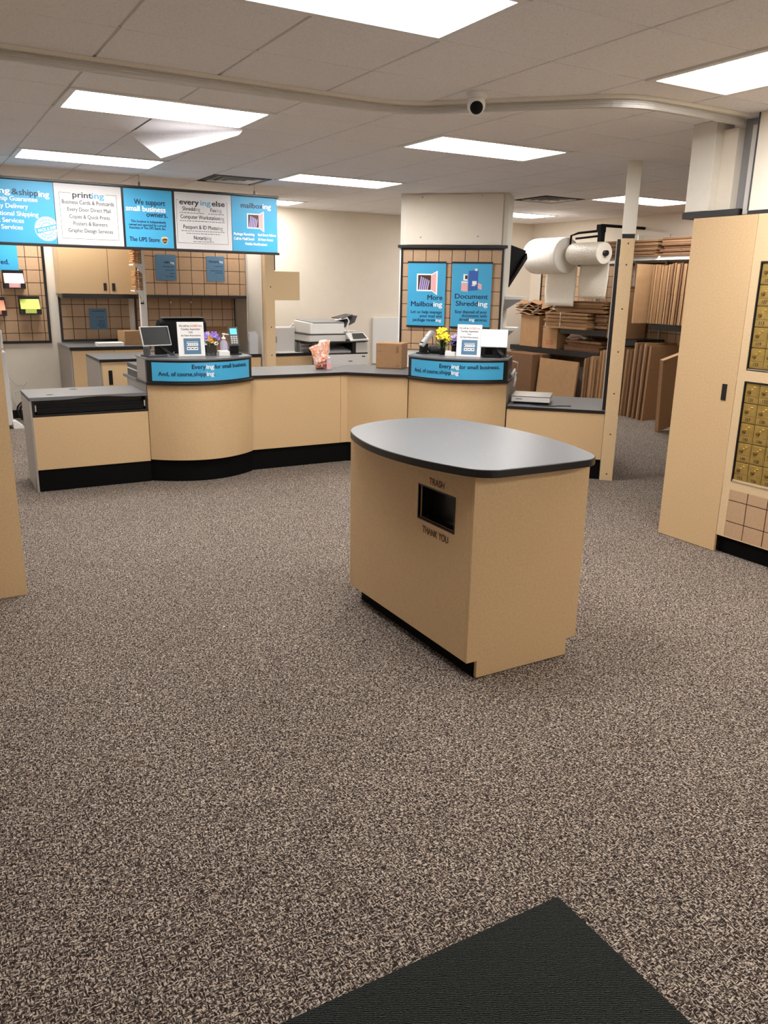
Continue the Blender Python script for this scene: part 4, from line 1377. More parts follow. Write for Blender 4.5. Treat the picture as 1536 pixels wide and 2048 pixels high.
def pump(label, loc, rz, body):
    t = thing('hand_sanitizer_bottle', label, 'pump bottle', loc, rz, 'hand sanitizer pumps')
    build('bottle', MB().lathe([(.030, 0), (.033, .005), (.033, .10), (.026, .118), (.014, .126), (.014, .134)], n=24), body, t)
    build('label_print', MB().surf(lambda a, b2: (.0334 * math.cos(-2.4 + a * 1.7), .0334 * math.sin(-2.4 + a * 1.7), .03 + b2 * .06), 10, 1), 'lilac', t)
    build('pump_head', MB().lathe([(.017, .132), (.017, .150), (.007, .152), (.006, .172), (.012, .176), (.012, .186), (.0, .188)], n=18).hexa([(-.006, -.045, .172), (.006, -.045, .172), (.006, 0, .174), (-.006, 0, .174)], [(-.006, -.045, .180), (.006, -.045, .180), (.006, 0, .186), (-.006, 0, .186)]), 'white', t)
    return t
pump('clear pump bottle of sanitizer on the left service counter', (.225, 3.655, 1.0465), math.radians(60), 'bottle')
pump('clear pump bottle of sanitizer on the right service counter beside the yellow flowers', place45(.405, .14), math.radians(-30), 'bottle')
for lab, loc, rz in (('small white card box beside the left pump bottle', (.155, 3.575, 1.0465), 0), ('small white card box beside the right pump bottle', place45(.325, .045), -math.pi / 4)):
    t = thing('card_box', lab, 'card box', loc, rz, 'small white card boxes')
    build('box', MB().bx(0, .095, 0, .045, 0, .004).bx(0, .095, 0, .003, .004, .032).bx(0, .095, .042, .045, .004, .045).bx(0, .003, .003, .042, .004, .036).bx(.092, .095, .003, .042, .004, .036), 'white', t)
    build('card_stack', MB().bx(.006, .089, .008, .036, .005, .038), 'paper', t)

def flower(mb, c, r, tilt, az, n=6):
    R_ = Matrix.Translation(c) @ Matrix.Rotation(az, 4, 'Z') @ Matrix.Rotation(tilt, 4, 'X')
    for k in range(n):
        a = 2 * math.pi * k / n
        ca, sa = math.cos(a), math.sin(a)
        pts = []
        for rr, ww, h in ((.12, .10, 0), (.55, .30, .22), (.85, .20, .30), (1.0, .02, .24)):
            pts.append([(rr * ca - ww * sa, rr * sa + ww * ca, h), (rr * ca * 1.0, rr * sa * 1.0, h - .06), (rr * ca + ww * sa, rr * sa - ww * ca, h)])
        vs = [tuple(R_ @ (Vector(p) * r)) for row in pts for p in row]
        fs = [(i * 3 + j, i * 3 + j + 1, i * 3 + j + 4, i * 3 + j + 3) for i in range(3) for j in range(2)]
        mb.add(vs, fs, True)
def bouquet(label, loc, rz, cols, vase):
    t = thing('flower_arrangement', label, 'flowers', loc, rz)
    if vase == 'glass':
        build('vase', MB().bx(-.045, .045, -.03, .03, 0, .006).bx(-.045, -.040, -.03, .03, .006, .10).bx(.040, .045, -.03, .03, .006, .10).bx(-.04, .04, .026, .03, .006, .10).bx(-.04, .04, -.03, -.026, .006, .10), 'darkglass', t)
    else:
        build('vase', MB().lathe([(.024, 0), (.026, .01), (.022, .07), (.028, .135), (.026, .135), (.018, .07), (.018, .012)], n=20), 'blackm', t)
    st = MB()
    groups = {}
    for c, r, m_ in cols:
        st.tube([(c[0] * .25, c[1] * .25, .02), (c[0] * .7, c[1] * .7, .09), (c[0], c[1], c[2])], .0022, 5)
        groups.setdefault(m_, MB())
        flower(groups[m_], c, r, random.uniform(.5, 1.1), random.uniform(-.5, .5))
    build('stems', st, 'leaf', t)
    for m_, g in groups.items():
        build('blossoms', g, m_, t)['label'] = {'purple': 'violet blossoms', 'lilac': 'pale lilac blossoms', 'yellow': 'yellow blossoms', 'amber': 'amber blossoms', 'paper': 'white blossoms'}[m_]
    lf = MB()
    for k in range(9):
        a = random.uniform(0, 6.28)
        x, y, z = .045 * math.cos(a), .02 * math.sin(a) - .02, random.uniform(.07, .15)
        lf.add([(x * .3, y * .3, z - .03), (x - .010, y, z), (x * 1.5, y * 1.5, z + .02), (x + .010, y, z - .004)], [(0, 1, 2, 3)])
    build('leaves', lf, 'leaf', t)
    return t
bouquet('violet and amber artificial flowers in a dark glass holder on the left counter', (.105, 3.66, 1.0465), 0,
        [((-.06, -.02, .165), .038, 'purple'), ((-.045, -.03, .135), .03, 'lilac'), ((.03, -.02, .17), .04, 'purple'), ((.06, -.02, .145), .032, 'purple'), ((-.01, -.03, .145), .032, 'amber'), ((.0, -.03, .115), .025, 'amber'), ((-.05, -.02, .10), .022, 'paper'), ((-.02, .0, .18), .026, 'lilac'), ((.045, -.03, .10), .022, 'paper')], 'glass')
bouquet('bright yellow artificial flowers in a black vase on the right counter', place45(.285, .13), -math.pi / 4,
        [((-.02, -.02, .215), .045, 'yellow'), ((.02, -.035, .17), .05, 'yellow'), ((-.03, -.03, .165), .036, 'yellow'), ((.05, -.03, .135), .034, 'yellow'), ((.015, .0, .225), .03, 'yellow')], 'tall')
bouquet('violet artificial flower sprig behind the right card box', place45(.40, .085), -math.pi / 4,
        [((-.01, -.02, .165), .026, 'lilac'), ((.012, -.025, .14), .026, 'purple'), ((-.012, -.025, .12), .02, 'purple'), ((.014, -.02, .185), .02, 'lilac'), ((.0, -.02, .10), .018, 'purple')], 'tall')
t = thing('small_plastic_cup', 'small pale cup with odds and ends beside the left card terminal', 'cup', (.268, 3.735, 1.0465))
build('cup', MB().lathe([(.022, 0), (.028, .07), (.026, .07), (.02, .004), (0, .004)], n=18), 'bottle', t)
build('contents', MB().lathe([(0, .03), (.018, .03), (.02, .05), (0, .055)], n=12), 'amber', t)
t = thing('brochure_holder', 'clear acrylic brochure holder on the counter left of the tan post', 'brochure holder', (1.60, 6.68, .7865))
build('shell', MB().bx(0, .11, 0, .004, 0, .26).bx(0, .11, .05, .054, 0, .28).bx(0, .004, .004, .05, 0, .26).bx(.106, .11, .004, .05, 0, .26), 'clear', t)
build('insert', MB().bx(.008, .102, .01, .04, .004, .2), 'lgrey', t)
t = thing('cardboard_box', 'low cardboard box on the back counter behind the left card terminal', 'box', (.92, 6.86, .7865), 0)
build('body', MB().bx(0, .46, 0, .26, 0, .32), 'card', t, .003)
build('flap', MB().sheet([(0, 0, .32), (.46, 0, .32), (.46, -.1, .345), (0, -.1, .345)], (0, 0, 1), .004), 'card2', t)
for k in range(2):
    t = thing('wall_hook', ['small white hook on the tiled wall board, left one', 'small white hook on the tiled wall board, right one'][k], 'hook', ((.85, 7.580, 1.402), (1.12, 7.580, 1.405))[k], 0, 'white hooks')
    build('hook', MB().cyl((0, 0, 0), (0, -.03, 0), .006, n=8).ell((0, -.034, .0), (.013, .011, .013), 10, 8), 'white', t)

# things on the long worktop
def candy_mat():
    m = bpy.data.materials.new('bag_print')
    m.use_nodes = True
    nt = m.node_tree
    b = nt.nodes['Principled BSDF']
    b.inputs['Roughness'].default_value = 0.22
    tc = nt.nodes.new('ShaderNodeTexCoord')
    n = nt.nodes.new('ShaderNodeTexNoise')
    n.inputs['Scale'].default_value = 17
    n.inputs['Detail'].default_value = 2
    n.inputs['Distortion'].default_value = 1.5
    r = nt.nodes.new('ShaderNodeValToRGB')
    r.color_ramp.interpolation = 'CONSTANT'
    cols = [(0, (70, 104, 190)), (.34, (252, 236, 226)), (.43, (246, 190, 176)), (.50, (244, 150, 76)), (.56, (250, 214, 196)), (.62, (214, 92, 110)), (.68, (244, 214, 110))]
    e = r.color_ramp.elements
    e[0].position, e[0].color = 0, lin(cols[0][1]) + (1,)
    e[1].position, e[1].color = cols[1][0], lin(cols[1][1]) + (1,)
    for p, c in cols[2:]:
        q = e.new(p)
        q.color = lin(c) + (1,)
    nt.links.new(tc.outputs['Object'], n.inputs['Vector'])
    nt.links.new(n.outputs['Fac'], r.inputs['Fac'])
    nt.links.new(r.outputs['Color'], b.inputs['Base Color'])
    return m
M['candy'] = candy_mat()
M['candies'] = mat('mixed_candies', (176, 104, 92), 0.3, noise=0.7, nscale=55)
t = thing('candy_bag', 'standing plastic bag of mixed candy with pink and orange print', 'bag', (1.165, 3.93, .865), math.radians(-8))
ol_ = [(.072, .0), (.155, .0), (.178, .012), (.196, .06), (.200, .13), (.205, .21), (.215, .275), (.165, .282), (.105, .272), (.095, .240), (.045, .225), (.0, .205), (.022, .165), (.038, .115), (.052, .055), (.060, .015)]
def pouch(mb, ol, cx, cz, depth, z_lo=-1, z_hi=9):
    R_ = 6
    vs = []
    for sgn in (-1, 1):
        for k in range(R_ + 1):
            s = 1 - k / R_
            for i, (x, z) in enumerate(ol):
                wob = .006 * math.sin(i * 2.4 + k * 1.7)
                dep = depth * (1 - .55 * z / .28)
                vs.append((cx + (x - cx) * s, sgn * (dep * math.sqrt(max(0, 1 - s * s)) + (wob if 0 < k < R_ else 0)), cz + (z - cz) * s))
    n = len(ol)
    for g in (0, 1):
        o_ = g * (R_ + 1) * n
        mb.add(vs[o_:o_ + (R_ + 1) * n], [(k * n + i, k * n + (i + 1) % n, (k + 1) * n + (i + 1) % n, (k + 1) * n + i) for k in range(R_) for i in range(n)], True)
pm = MB(); pouch(pm, ol_, .118, .12, .048)
build('pouch', pm, 'candy', t)
pm = MB()
for _ in range(26):
    x, z = random.uniform(.068, .165), random.uniform(.008, .085)
    pm.ell((x, -.036 - random.uniform(0, .010) + .012 * abs(x - .118) / .05, z), (.013, .009, .010), 8, 6)
build('candy_pieces', pm, 'candies', t)
t = thing('small_bottle', 'small clear bottle with pink label in front of the candy bag', 'bottle', (1.325, 3.815, .865))
build('bottle', MB().lathe([(.024, 0), (.026, .006), (.026, .075), (.012, .098), (.012, .105)], n=20), 'bottle', t)
build('label_print', MB().surf(lambda a, b2: (.0265 * math.cos(-3 + a * 2.6), .0265 * math.sin(-3 + a * 2.6), .012 + b2 * .055), 12, 1), 'pink', t)
build('cap', MB().lathe([(.014, .105), (.014, .122), (0, .122)], n=16), 'white', t)
t = thing('cardboard_box', 'closed brown shipping box standing on the bent worktop left of the right counter', 'box', (1.845, 3.825, .8655), -math.pi / 4)
W_, D_, H_ = .265, .24, .245
build('body', MB().bx(0, W_, 0, D_, 0, H_), 'card', t, .006)
build('seam_tape', MB().bx(.0, W_, D_ / 2 - .024, D_ / 2 + .024, H_ + .0002, H_ + .0012), 'tape', t)
mb = MB()
for x in (.212, .232):
    mb.bx(x, x + .003, -.001, -.0002, .012, .034); mb.bx(x - .004, x + .007, -.001, -.0002, .034, .037); mb.bx(x - .003, x + .006, -.001, -.0002, .010, .0125)
build('arrow_print', mb, 'brown', t)
mb = MB()
mb.bx(.208, .232, -.0010, -.0002, .154, .157).bx(.208, .232, -.0010, -.0002, .213, .216).bx(.208, .2105, -.0010, -.0002, .157, .213).bx(.2295, .232, -.0010, -.0002, .157, .213)
for k in range(4): mb.bx(.213, .227, -.001, -.0002, .163 + k * .012, .168 + k * .012)
build('label_outline', mb, 'brown', t)
mb = MB()
for x, z in ((.045, .226), (.02, .165), (.045, .165), (.245, .006)): mb.ell((x, -.0005, z), (.004, .001, .004), 8, 4)
build('staple_mark', mb, 'brown', t)
mb = MB().tube([(1.70, 4.12, .868), (1.60, 4.05, .868), (1.50, 3.98, .868), (1.42, 3.95, .868)], .002, 5)
tag(build('thin_cord', mb, 'gprint'), 'thin cord lying on the worktop between bag and box', 'cord')

# parcel scale on the right low desk
def placeRD(x, y, z): 
    b = run45(1.545, 3.5497)
    return (b[0] + (x + y) * R2, b[1] + (y - x) * R2, z)
t = thing('parcel_scale', 'flat steel parcel scale lying on the right low desk', 'scale', placeRD(.02, .14, .6265), -math.pi / 4)
build('base', MB().bx(.02, .33, .02, .33, 0, .022), 'blackm', t)
build('body', MB().bx(0, .35, 0, .35, .022, .068), 'lgrey', t, .004)
build('platform', MB().bx(-.003, .353, -.003, .353, .070, .078), 'steel', t, .003)
build('logo_print', MB().bx(.04, .10, -.0012, -.0002, .045, .050), 'ink', t)
mb = MB().tube([placeRD(.20, .13, .6305), placeRD(.30, .085, .6305), placeRD(.40, .08, .6305), placeRD(.46, .13, .6305), placeRD(.56, .16, .6305)], .004)
tag(build('scale_cable', mb, 'olive'), 'black cable curling out in front of the steel parcel scale', 'cable')
mb = MB().tube([place45(.92, .30, .86), place45(.94, .34, .92), place45(.95, .36, .83), place45(.94, .34, .76)], .012).tube([place45(.925, .30, 1.0), place45(.96, .38, .98), place45(.955, .40, .90)], .006)
tag(build('handheld_scanner', mb, 'lgrey'), 'pale handheld barcode scanner hanging off the right end of the right counter', 'scanner')
t = thing('receipt_printer', 'small black receipt printer behind the bright customer display', 'printer', place45(.62, .17, 1.0465), -math.pi / 4)
build('body', MB().bx(0, .24, 0, .14, 0, .10), 'blackm', t, .008)
build('paper_slot', MB().bx(.04, .2, .04, .06, .1002, .103), 'dgrey', t)

# ------------------------------------------------------------------ mailbox wall at the right
mw = thing('mailbox_wall', 'tall laminate mailbox cabinet at the right edge with brass numbered doors', 'mailbox cabinet', (2.30, 0, 0))
Y1, Yd, Y2 = .508, .036, -1.40
dpanel = build('door', MB().bx(0, .02, Yd + .003, Y1, .003, 2.10), 'lam', mw, .0015)
build('handle', MB().bx(-.004, -.0002, .098, .133, .99, 1.092), 'black', dpanel)
face = MB()
F0, F1 = Yd, Y2
strips = [(.12, .128), (.438, .505), (1.126, 1.190), (1.832, 2.10)]
ya, yb = -.022, -.022 - .0985 * 6 - .016
for a, b2 in strips: face.bx(0, .02, F1, F0, a, b2)
for a, b2 in ((.128, .438), (.505, 1.126), (1.190, 1.832)): face.bx(0, .02, ya, F0, a, b2).bx(0, .02, F1, yb, a, b2)
build('face_frame', face, 'lam2', mw, .0015)
build('toe_kick', MB().bx(.045, .06, F1, F0 + .0, 0, .118), 'kick', mw)
build('side_panel', MB().bx(.021, .60, Y1 - .02, Y1, 0, 2.10), 'lam', mw)
build('box', MB().bx(.06, .60, F1, Y1 - .021, .119, 2.095), 'lam2', mw)
def bank(zt, n0):
    zb = zt - .1232 * 5 - .004
    fr = MB()
    fr.bx(-.003, .05, ya - .007, ya, zb - .006, zt + .006).bx(-.003, .05, yb, yb + .007, zb - .006, zt + .006).bx(-.003, .05, yb + .007, ya - .007, zt, zt + .006)
    build('bank_frame', fr, 'black', mw)
    build('bank_sill', MB().bx(-.003, .03, yb + .007, ya - .007, zb - .006, zb), 'steel', mw)
    build('bank_back', MB().bx(.03, .04, yb + .007, ya - .007, zb, zt), 'brassd', mw)
    for r in range(5):
        for c in range(6):
            y0 = ya - .009 - c * .0985
            z0_ = zt - .003 - r * .1232
            d = MB()
            W_, H_ = .0955, .1195
            d.bx(.006, .016, y0 - W_, y0, z0_ - H_, z0_)
            d.bx(.004, .006, y0 - W_ + .006, y0 - .006, z0_ - .076, z0_ - .006)
            d.bx(.004, .006, y0 - W_ + .006, y0 - .006, z0_ - H_ + .006, z0_ - .080)
            ob = build('mailbox_door', d, 'brass', mw, .0012, seg=1)
            k = MB()
            k.cyl((-.004, y0 - .030, z0_ - .052), (.004, y0 - .030, z0_ - .052), .010, .012, n=14)
            build('lock_knob', k, 'brassd', ob)
            k = MB()
            k.ell((.002, y0 - .048, z0_ - .034), (.004, .006, .004), 8, 6)
            k.ell((.002, y0 - .064, z0_ - .020), (.004, .009, .004), 8, 6)
            build('rivet', k, 'gold', ob)
            tx_ = MB()
            text(tx_, str(n0 + r * 6 + c), 0, 0, .019, lambda u, v: (.0034, y0 - W_ / 2 - u, z0_ - .107 + v), None, 'C', .01)
            build('number', tx_, 'brown', ob)
bank(1.822, 101)
bank(1.116, 131)
tb_ = MB()
g = .003
ty = ya - .002
build('tile_backing', MB().bx(.004, .016, yb, ya, .128, .438), 'groove', mw)
yy = -.155 + .142
cells = MB()
for c in range(-1, 6):
    a, b2 = -.155 - c * .142 - g, -.155 - (c + 1) * .142 + g
    a, b2 = min(a, ya - .002), max(b2, yb + .002)
    if a - b2 < .01: continue
    for z0_, z1_ in ((.130, .225), (.231, .364), (.370, .436)):
        cells.bx(-.001, .004, b2, a, z0_, z1_)
build('tile_face', cells, 'tile', mw, .001, seg=1)
# structures on top of the mailbox wall
gp_ = thing('gate_pocket', 'off-white boxed gate pocket above the mailbox cabinet reaching the ceiling', 'gate pocket', (0, 0, 0))
build('column', MB().bx(2.335, 2.50, .44, .62, 2.145, CEIL), 'whitep', gp_, .004)
build('column', MB().bx(2.40, 2.56, .33, .4395, 2.145, CEIL - .05), 'wall', gp_, .003)
build('pocket_back', MB().bx(2.46, 2.60, .16, .3295, 2.14, CEIL), 'grey', gp_)
build('guide_channel', MB().bx(2.36, 2.40, .165, .20, 2.11, CEIL - .06), 'alu', gp_)
build('base_trim', MB().bx(2.33, 2.60, .21, .63, 2.105, 2.144), 'black', gp_)
up_w = thing('upper_wall_box', 'large white boxed panel above the mailboxes at the right edge', 'wall box', (2.33, 0, 0))
build('panel', MB().bx(0, .5, -1.40, .135, 2.126, CEIL), 'wall', up_w)
build('base_trim', MB().bx(-.004, .5, -1.40, .139, 2.102, 2.125), 'black', up_w)
build('edge_strip', MB().bx(-.003, .02, .136, .145, 2.126, CEIL - .002), 'dgrey', up_w)

# ------------------------------------------------------------------ right wall store of cardboard
tile_board('tile_wall_board', 'tall tan tiled wall board behind the cardboard store and wrap rolls', 4.2, 1.5, .15, (6.862, 7.27, .50), math.radians(-90), frame=('l', 't'), fw=.03, x_off=-.03, z_off=0)
su = thing('storage_shelving', 'black wall shelving along the right wall loaded with flattened boxes', 'shelving', (0, 0, 0))
for (ya_, yb_, z, m_) in ((5.30, 7.30, .755, 'black'), (5.14, 6.14, 1.075, 'black'), (4.62, 5.12, .985, 'black'), (3.2, 4.42, 1.215, 'black'), (3.2, 5.5, 2.06, 'white')):
    build('shelf', MB().bx(6.31, 6.83, ya_, yb_, z, z + .03).bx(6.30, 6.31, ya_, yb_, z - (.05 if m_ == 'black' else .02), z + .03), m_, su)
st = MB()
for y in (3.45, 4.0, 4.72, 5.26, 6.0, 6.9): st.bx(6.832, 6.848, y, y + .03, .2, 2.4)
build('slotted_standard', st, 'alu', su)
mb = MB()
for y, z in ((4.05, 1.215), (4.05, 2.06), (4.72, .985), (5.6, 1.075), (5.3, .755)): mb.prof([(6.83, z - .001), (6.35, z - .001), (6.83, z - .12)], y, y + .012, 'y')
build('bracket', mb, 'alu', su)

def flat_mesh(L, W, t=.010):
    mb = MB()
    a = t * .42
    mb.bx(0, W, 0, L, 0, a).bx(.004, W - .003, .0, L * .49, t - a, t).bx(.002, W - .006, L * .505, L, t - a, t)
    return mb
def lean_flat(name, label, group, corner, yaw, roll, L, H, t, m_):
    """upright flattened box, base corner on its support; L along yaw, H up, leaning by roll"""
    mb = MB().bx(0, L, 0, t * .45, 0, H).bx(.003, L - .004, t * .55, t, .003, H * .5 - .002).bx(.0, L - .002, t * .55, t, H * .5 + .002, H - .002)
    mb.xf(Matrix.Rotation(roll, 4, 'X'))
    o = build(name, mb, m_, loc=corner, rotz=yaw)
    o.location.z -= min(v[2] for v in mb.v) - .0
    tag(o, label, 'flattened box', group)
    return o
def stack(label, group, x0, x1, y0, y1, z0, n, t, mats):
    z = z0
    for k in range(n):
        dx, dy = random.uniform(-.03, .03), random.uniform(-.02, .02)
        mb = MB()
        a = t * .42
        ym = (y0 + y1) / 2 + random.uniform(-.2, .2)
        mb.bx(x0 + dx, x1, y0 + dy, y1 + dy, z, z + a)
        mb.bx(x0 + dx + .006, x1, y0 + dy + .01, ym, z + t - a, z + t)
        mb.bx(x0 + dx, x1, ym + .004, y1 + dy - .004, z + t - a, z + t)
        mb.bx(x0 + dx + .05, x1, y0 + dy + .02, y1 + dy - .02, z + a, z + t - a)
        o = build('flattened_box', mb, mats[k % len(mats)])
        tag(o, label, 'flattened box', group)
        z += t + .0008
    return z
za = stack('flattened box in the pale strapped stack on the middle shelf', 'strapped flattened boxes', 6.16, 6.78, 5.44, 6.34, 1.107, 9, .024, ['card2', 'card', 'card2'])
stack('flattened box in the darker pile beside the strapped stack on the middle shelf', 'dark flattened boxes beside the strapped stack', 6.30, 6.78, 5.17, 5.41, 1.107, 8, .026, ['card3', 'card'])
zb_ = stack('flattened box in the wide top pile over the strapped stack', 'flattened boxes piled over the strapped stack', 6.20, 6.78, 5.17, 6.15, za + .012, 7, .021, ['card', 'card2', 'card3', 'card'])
mb = MB().bx(6.145, 6.15, 5.98, 5.988, 1.107, za).bx(6.145, 6.6, 5.98, 5.988, za + .0005, za + .0025)
tag(build('packing_strap', mb, 'paper'), 'white strap around the strapped stack of flattened boxes', 'strap')
stack('flattened box lying on the black lower shelf in the dark gap', 'flattened boxes on the lower shelf', 6.34, 6.80, 5.32, 6.05, .787, 6, .024, ['card3', 'card'])
stack('dark flattened box in the pile on the high white shelf', 'flattened boxes on the high shelf', 6.30, 6.80, 3.3, 4.35, 2.092, 9, .024, ['card3', 'card', 'card3'])
stack('flattened box in the pile on the high shelf behind the slim post', 'flattened boxes on the high shelf behind the post', 6.26, 6.80, 4.40, 5.46, 2.092, 9, .022, ['card', 'card3'])
# raised flap and crumpled papers
o = build('loose_cardboard_sheet', MB().sheet([(6.20, 6.15, 1.44), (6.20, 6.47, 1.36), (6.22, 6.47, 1.48), (6.25, 6.26, 1.57), (6.25, 6.15, 1.56)], (-1, 0, .1), .006), 'card2')
tag(o, 'pale loose cardboard flap standing up at the left of the stacks', 'cardboard sheet')
def carton(label, loc, rz, w, d, h, m_, tape=True, group=None):
    t = thing('cardboard_box', label, 'box', loc, rz, group)
    build('body', MB().bx(0, w, 0, d, 0, h), m_, t, .004)
    build('flap_seam', MB().bx(.002, w - .002, d / 2 - .0015, d / 2 + .0015, h, h + .0008), 'card3', t)
    if tape: build('tape', MB().bx(w / 2 - .025, w / 2 + .025, -.0012, -.0002, h * .6, h).bx(w / 2 - .025, w / 2 + .025, -.0012, d, h + .0008, h + .0016), 'tape', t)
    return t
carton('tall tan box on the black shelf carrying crumpled kraft paper', (6.28, 6.60, .786), 0, .30, .44, .475, 'card2', False)
mb = MB()
rnd = random.Random(4)
z = 1.264
for k in range(6):
    h = .035
    mb.surf(lambda a, b2: (6.22 + a * .38, 6.52 + b2 * .60 - .05 * rnd.random() * 0, z + h * .45 + .014 * math.sin(9 * a + k) + .016 * math.sin(11 * b2 + 2 * k)), 8, 14, True, (0, 0, .006))
    z += h
o = build('kraft_paper_pile', mb, 'card')
tag(o, 'crumpled kraft paper pile on top of the tall tan box', 'paper')
o['kind'] = 'stuff'
bb_ = carton('small printed box beside the tall tan box on the black shelf', (6.28, 6.17, .786), 0, .26, .33, .30, 'card2', False)
mb = MB()
for k, wd in enumerate(('THIS', 'WAY UP')): text(mb, wd, .165, .095 - k * .04, .028, lambda u, v: (-.001, .33 - u, v), .16, 'C', .01)
build('red_print', mb, 'red', bb_)
t = thing('tape_roll', 'white tape roll on top of the small printed box', 'tape roll', (6.33, 6.44, 1.0885))
build('roll', MB().cyl((-.03, 0, .052), (.03, 0, .052), .05, n=24), 'paper', t)
build('core', MB().cyl((-.031, 0, .052), (-.0301, 0, .052), .022, n=18), 'gprint', t)
mb = MB()
def crump(a, b2):
    x = 6.34 + a * .22
    y = 5.66 + b2 * .36
    return (x, y, .966 + .014 * math.sin(a * 5 + b2 * 3) + .035 * b2 * (1 - b2) * 4 * (1 - a) - .008 * math.cos(b2 * 13))
mb.surf(crump, 10, 16, False, (0, 0, .005))
tag(build('crumpled_white_paper', mb, 'paper'), 'crumpled white packing paper on the lower shelf pile', 'paper')
mb = MB()
mb.surf(lambda a, b2: (6.12 + a * .2, 5.02 + b2 * .38, zb_ - .155 + .02 * math.sin(7 * b2 + 3 * a) - .05 * (1 - a) * math.sin(3.1 * b2)), 6, 12, False, (0, 0, .004))
# floor row under the shelf
carton('tall dark brown taped box on the floor behind the right low desk', (5.98, 6.35, 0), 0, .34, .66, .70, 'card3', True)
carton('brown box low at the left end under the black shelf', (6.32, 7.02, .0), 0, .34, .28, .69, 'card3', False)
for k in range(4):
    lean_flat('flattened_box', 'large tan flattened box leaning under the black shelf' if k == 0 else 'flattened box leaning behind the large tan one under the black shelf', 'flattened boxes leaning under the shelf', (6.02 + .035 * k, 6.28 + .01 * k, 0), math.radians(-90), math.radians(-5), .82 - .02 * k, .66 - .01 * k, .02, ['card2', 'card', 'card3', 'card'][k])
for k in range(9):
    lean_flat('flattened_box', 'upright flattened box edge-on just left of the slim post, low row', 'upright flattened boxes left of the post', (6.10 + .01 * (k % 3), 5.36 - .048 * k, 0), 0, math.radians(2), .55 if k > 1 else .18, .72 + .015 * (k % 4) + (.10 if k > 5 else 0), .028, ['card', 'card3', 'card', 'card2'][k % 4])
for k in range(14):
    lean_flat('flattened_box', 'upright flattened box edge-on just right of the slim post, low row', 'upright flattened boxes right of the post, low row', (6.16 + .012 * (k % 4) - (.06 if k > 9 else 0), 4.93 - .055 * k, 0), 0, math.radians(2), .58, .90 + .02 * math.sin(k * 1.9) + (.08 if k > 6 else 0), .030, ['card3', 'card', 'card3', 'card2'][k % 4])
for k in range(5):
    lean_flat('flattened_box', 'upright flattened box in the middle row directly right of the slim post', 'upright flattened boxes on the shelf by the post', (6.24 + .01 * (k % 2), 5.09 - .05 * k, 1.016), 0, math.radians(2), .5, .70 - .02 * k, .026, ['card', 'card3'][k % 2])
for k in range(9):
    lean_flat('flattened_box', 'tall upright flattened box in the ribbed bundle on the middle shelf', 'ribbed bundle of flattened boxes', (6.24 + .006 * (k % 3), 4.40 - .035 * k, 1.246), 0, math.radians(1.5), .52, .73 + .01 * math.sin(k), .022, ['card', 'card2', 'card'][k % 3])
for k in range(12):
    lean_flat('flattened_box', 'tall upright flattened box in the bundle next to the mailbox cabinet', 'flattened boxes next to the mailbox cabinet', (6.20 + .006 * (k % 3), 4.06 - .034 * k, 1.246), 0, math.radians(1.5), .55, .745 + .008 * math.sin(k * 2), .022, ['card3', 'card', 'card2', 'card'][k % 4])
mb = MB().bx(0, .72, 0, .012, 0, .74).bx(0, .72, .014, .026, 0, .74)
mb.bx(.02, .70, -.0015, -.0002, .26, .266).bx(.02, .70, -.0015, -.0002, .54, .545)
o = build('flattened_box', mb, 'card2', loc=(6.04, 4.47, 1.2465))
tag(o, 'large flat box with crease lines standing above the middle row', 'flattened box')
for v_ in (0,):
    t = thing('folded_carton', 'big folded carton tilting on the floor in front of the cardboard store', 'box', (5.62, 3.50, 0), math.radians(4))
    mb = MB().bx(0, .78, 0, .050, 0, .90)
    mb.xf(Matrix.Rotation(math.radians(8), 4, 'X') @ Matrix.Rotation(math.radians(-13), 4, 'Y'))
    mz = min(v[2] for v in mb.v)
    mb.xf(Matrix.Translation((0, 0, -mz)))
    build('body', mb, 'card', t, .003)
    mb = MB().bx(0.002, .778, -.002, .052, .90, .908)
    mb.xf(Matrix.Translation((0, 0, -mz)) @ Matrix.Rotation(math.radians(8), 4, 'X') @ Matrix.Rotation(math.radians(-13), 4, 'Y'))
    build('cut_edge', mb, 'card2', t)

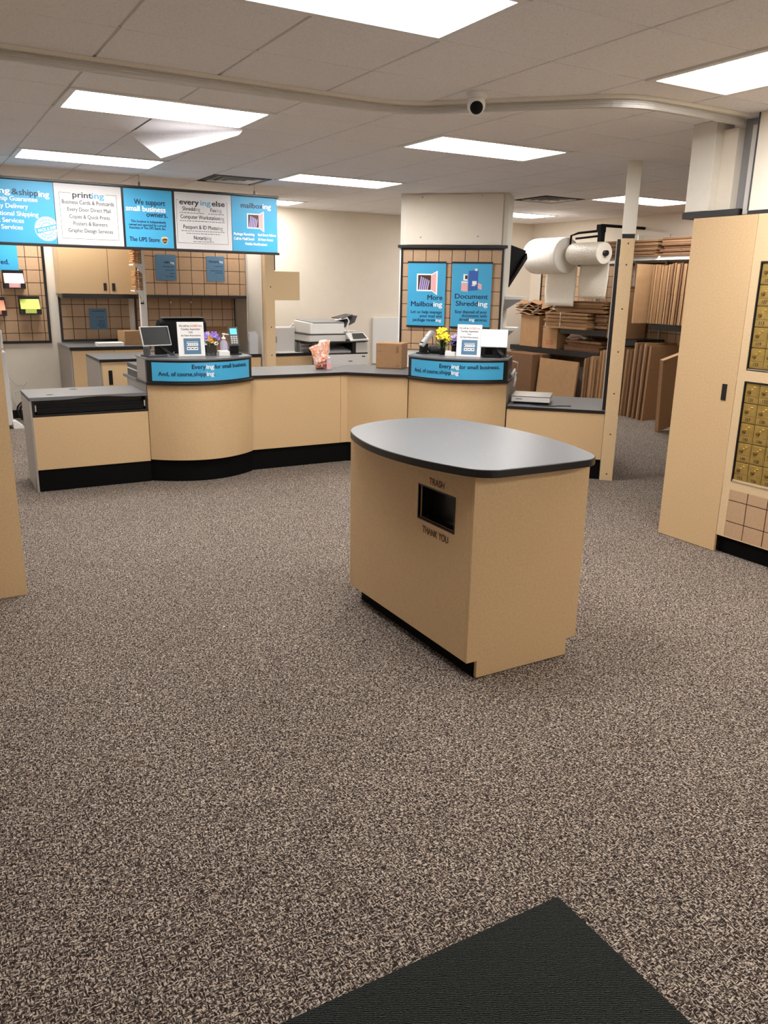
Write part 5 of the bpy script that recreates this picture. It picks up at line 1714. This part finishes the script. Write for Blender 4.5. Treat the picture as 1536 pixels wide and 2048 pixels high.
# wrap rolls on a black bracket
def wraproll(label, loc, L, r, m_, group=None):
    t = thing('wrap_roll', label, 'wrap roll', loc)
    g = MB()
    n = 40
    prof = []
    vs = []
    rows = 24
    for i in range(rows + 1):
        y = L * i / rows
        rr = r * (1 + .010 * math.sin(i * 2.3)) * (1 - .06 * (abs(2 * i / rows - 1) ** 10))
        vs += [(rr * math.cos(2 * math.pi * k / n), y, rr * math.sin(2 * math.pi * k / n)) for k in range(n)]
    g.add(vs, [(i * n + k, i * n + (k + 1) % n, (i + 1) * n + (k + 1) % n, (i + 1) * n + k) for i in range(rows) for k in range(n)], True)
    g.add(vs[:n], [tuple(range(n))])
    g.add(vs[-n:], [tuple(range(n - 1, -1, -1))])
    build('roll', g, m_, t)
    build('core', MB().cyl((0, -.05, 0), (0, L + .02, 0), .035, n=20), 'card2' if m_ == 'foam' else 'black', t)
    x = r * .98
    build('hanging_sheet', MB().surf(lambda a, b2: (x * .97 + .02 * math.sin(5 * b2 + a * 2) * b2, .04 + a * (L - .06), -.02 - b2 * (.42 + r)), 12, 12, True, (.006, 0, 0)), m_, t)
    return t
wraproll('large smooth white foam wrap roll with hanging sheet', (5.90, 5.66, 2.11), .70, .245, 'foam')
wraproll('smaller bubble wrap roll with hanging sheet, right of the foam roll', (5.90, 4.95, 2.125), .60, .145, 'bubble')
t = thing('roll_bracket', 'black wall bracket arm above the wrap rolls', 'bracket', (0, 0, 0))
build('mount_plate', MB().bx(6.0, 6.10, 5.16, 5.24, 2.40, 2.50).bx(6.02, 6.09, 5.16, 5.23, 2.22, 2.40), 'blackm', t, .004)
build('arm', MB().tube([(6.03, 5.2, 2.42), (5.93, 5.5, 2.40), (5.90, 5.61, 2.37), (5.90, 5.62, 2.12)], .016).tube([(6.07, 5.2, 2.36), (5.94, 5.56, 2.33)], .014).tube([(5.90, 5.56, 2.125), (5.90, 5.65, 2.115)], .02).tube([(6.05, 5.2, 2.49), (6.86, 5.2, 2.49)], .02), 'blackm', t)
t = thing('angled_black_panel', 'black triangular panel hanging right of the wide pillar', 'panel', (4.03, 4.60, 0), 0)
build('panel', MB().prof([(.0, 2.155), (.27, 2.09), (.27, 1.995), (.0, 1.665)], .0, .06, 'y'), 'blackm', t, .006)
build('fold', MB().prof([(.0, 1.68), (.26, 2.06), (.27, 1.995), (.02, 1.665)], -.035, -.0005, 'y'), 'black', t, .004)

# ------------------------------------------------------------------ light and view
w = bpy.data.worlds.new('room_ambient')
SC.world = w
w.use_nodes = True
w.node_tree.nodes['Background'].inputs[0].default_value = (1, .95, .88, 1)
w.node_tree.nodes['Background'].inputs[1].default_value = 0.0
SC.view_settings.view_transform = 'Standard'
SC.view_settings.look = 'None'
SC.view_settings.exposure = 0.0
SC.view_settings.gamma = 1
SC.view_settings.use_curve_mapping = False
SC.cycles.max_bounces = 8
SC.cycles.diffuse_bounces = 5
SC.cycles.use_denoising = True
SC.cycles.caustics_reflective = False
SC.cycles.caustics_refractive = False
SC.cycles.sample_clamp_indirect = 6
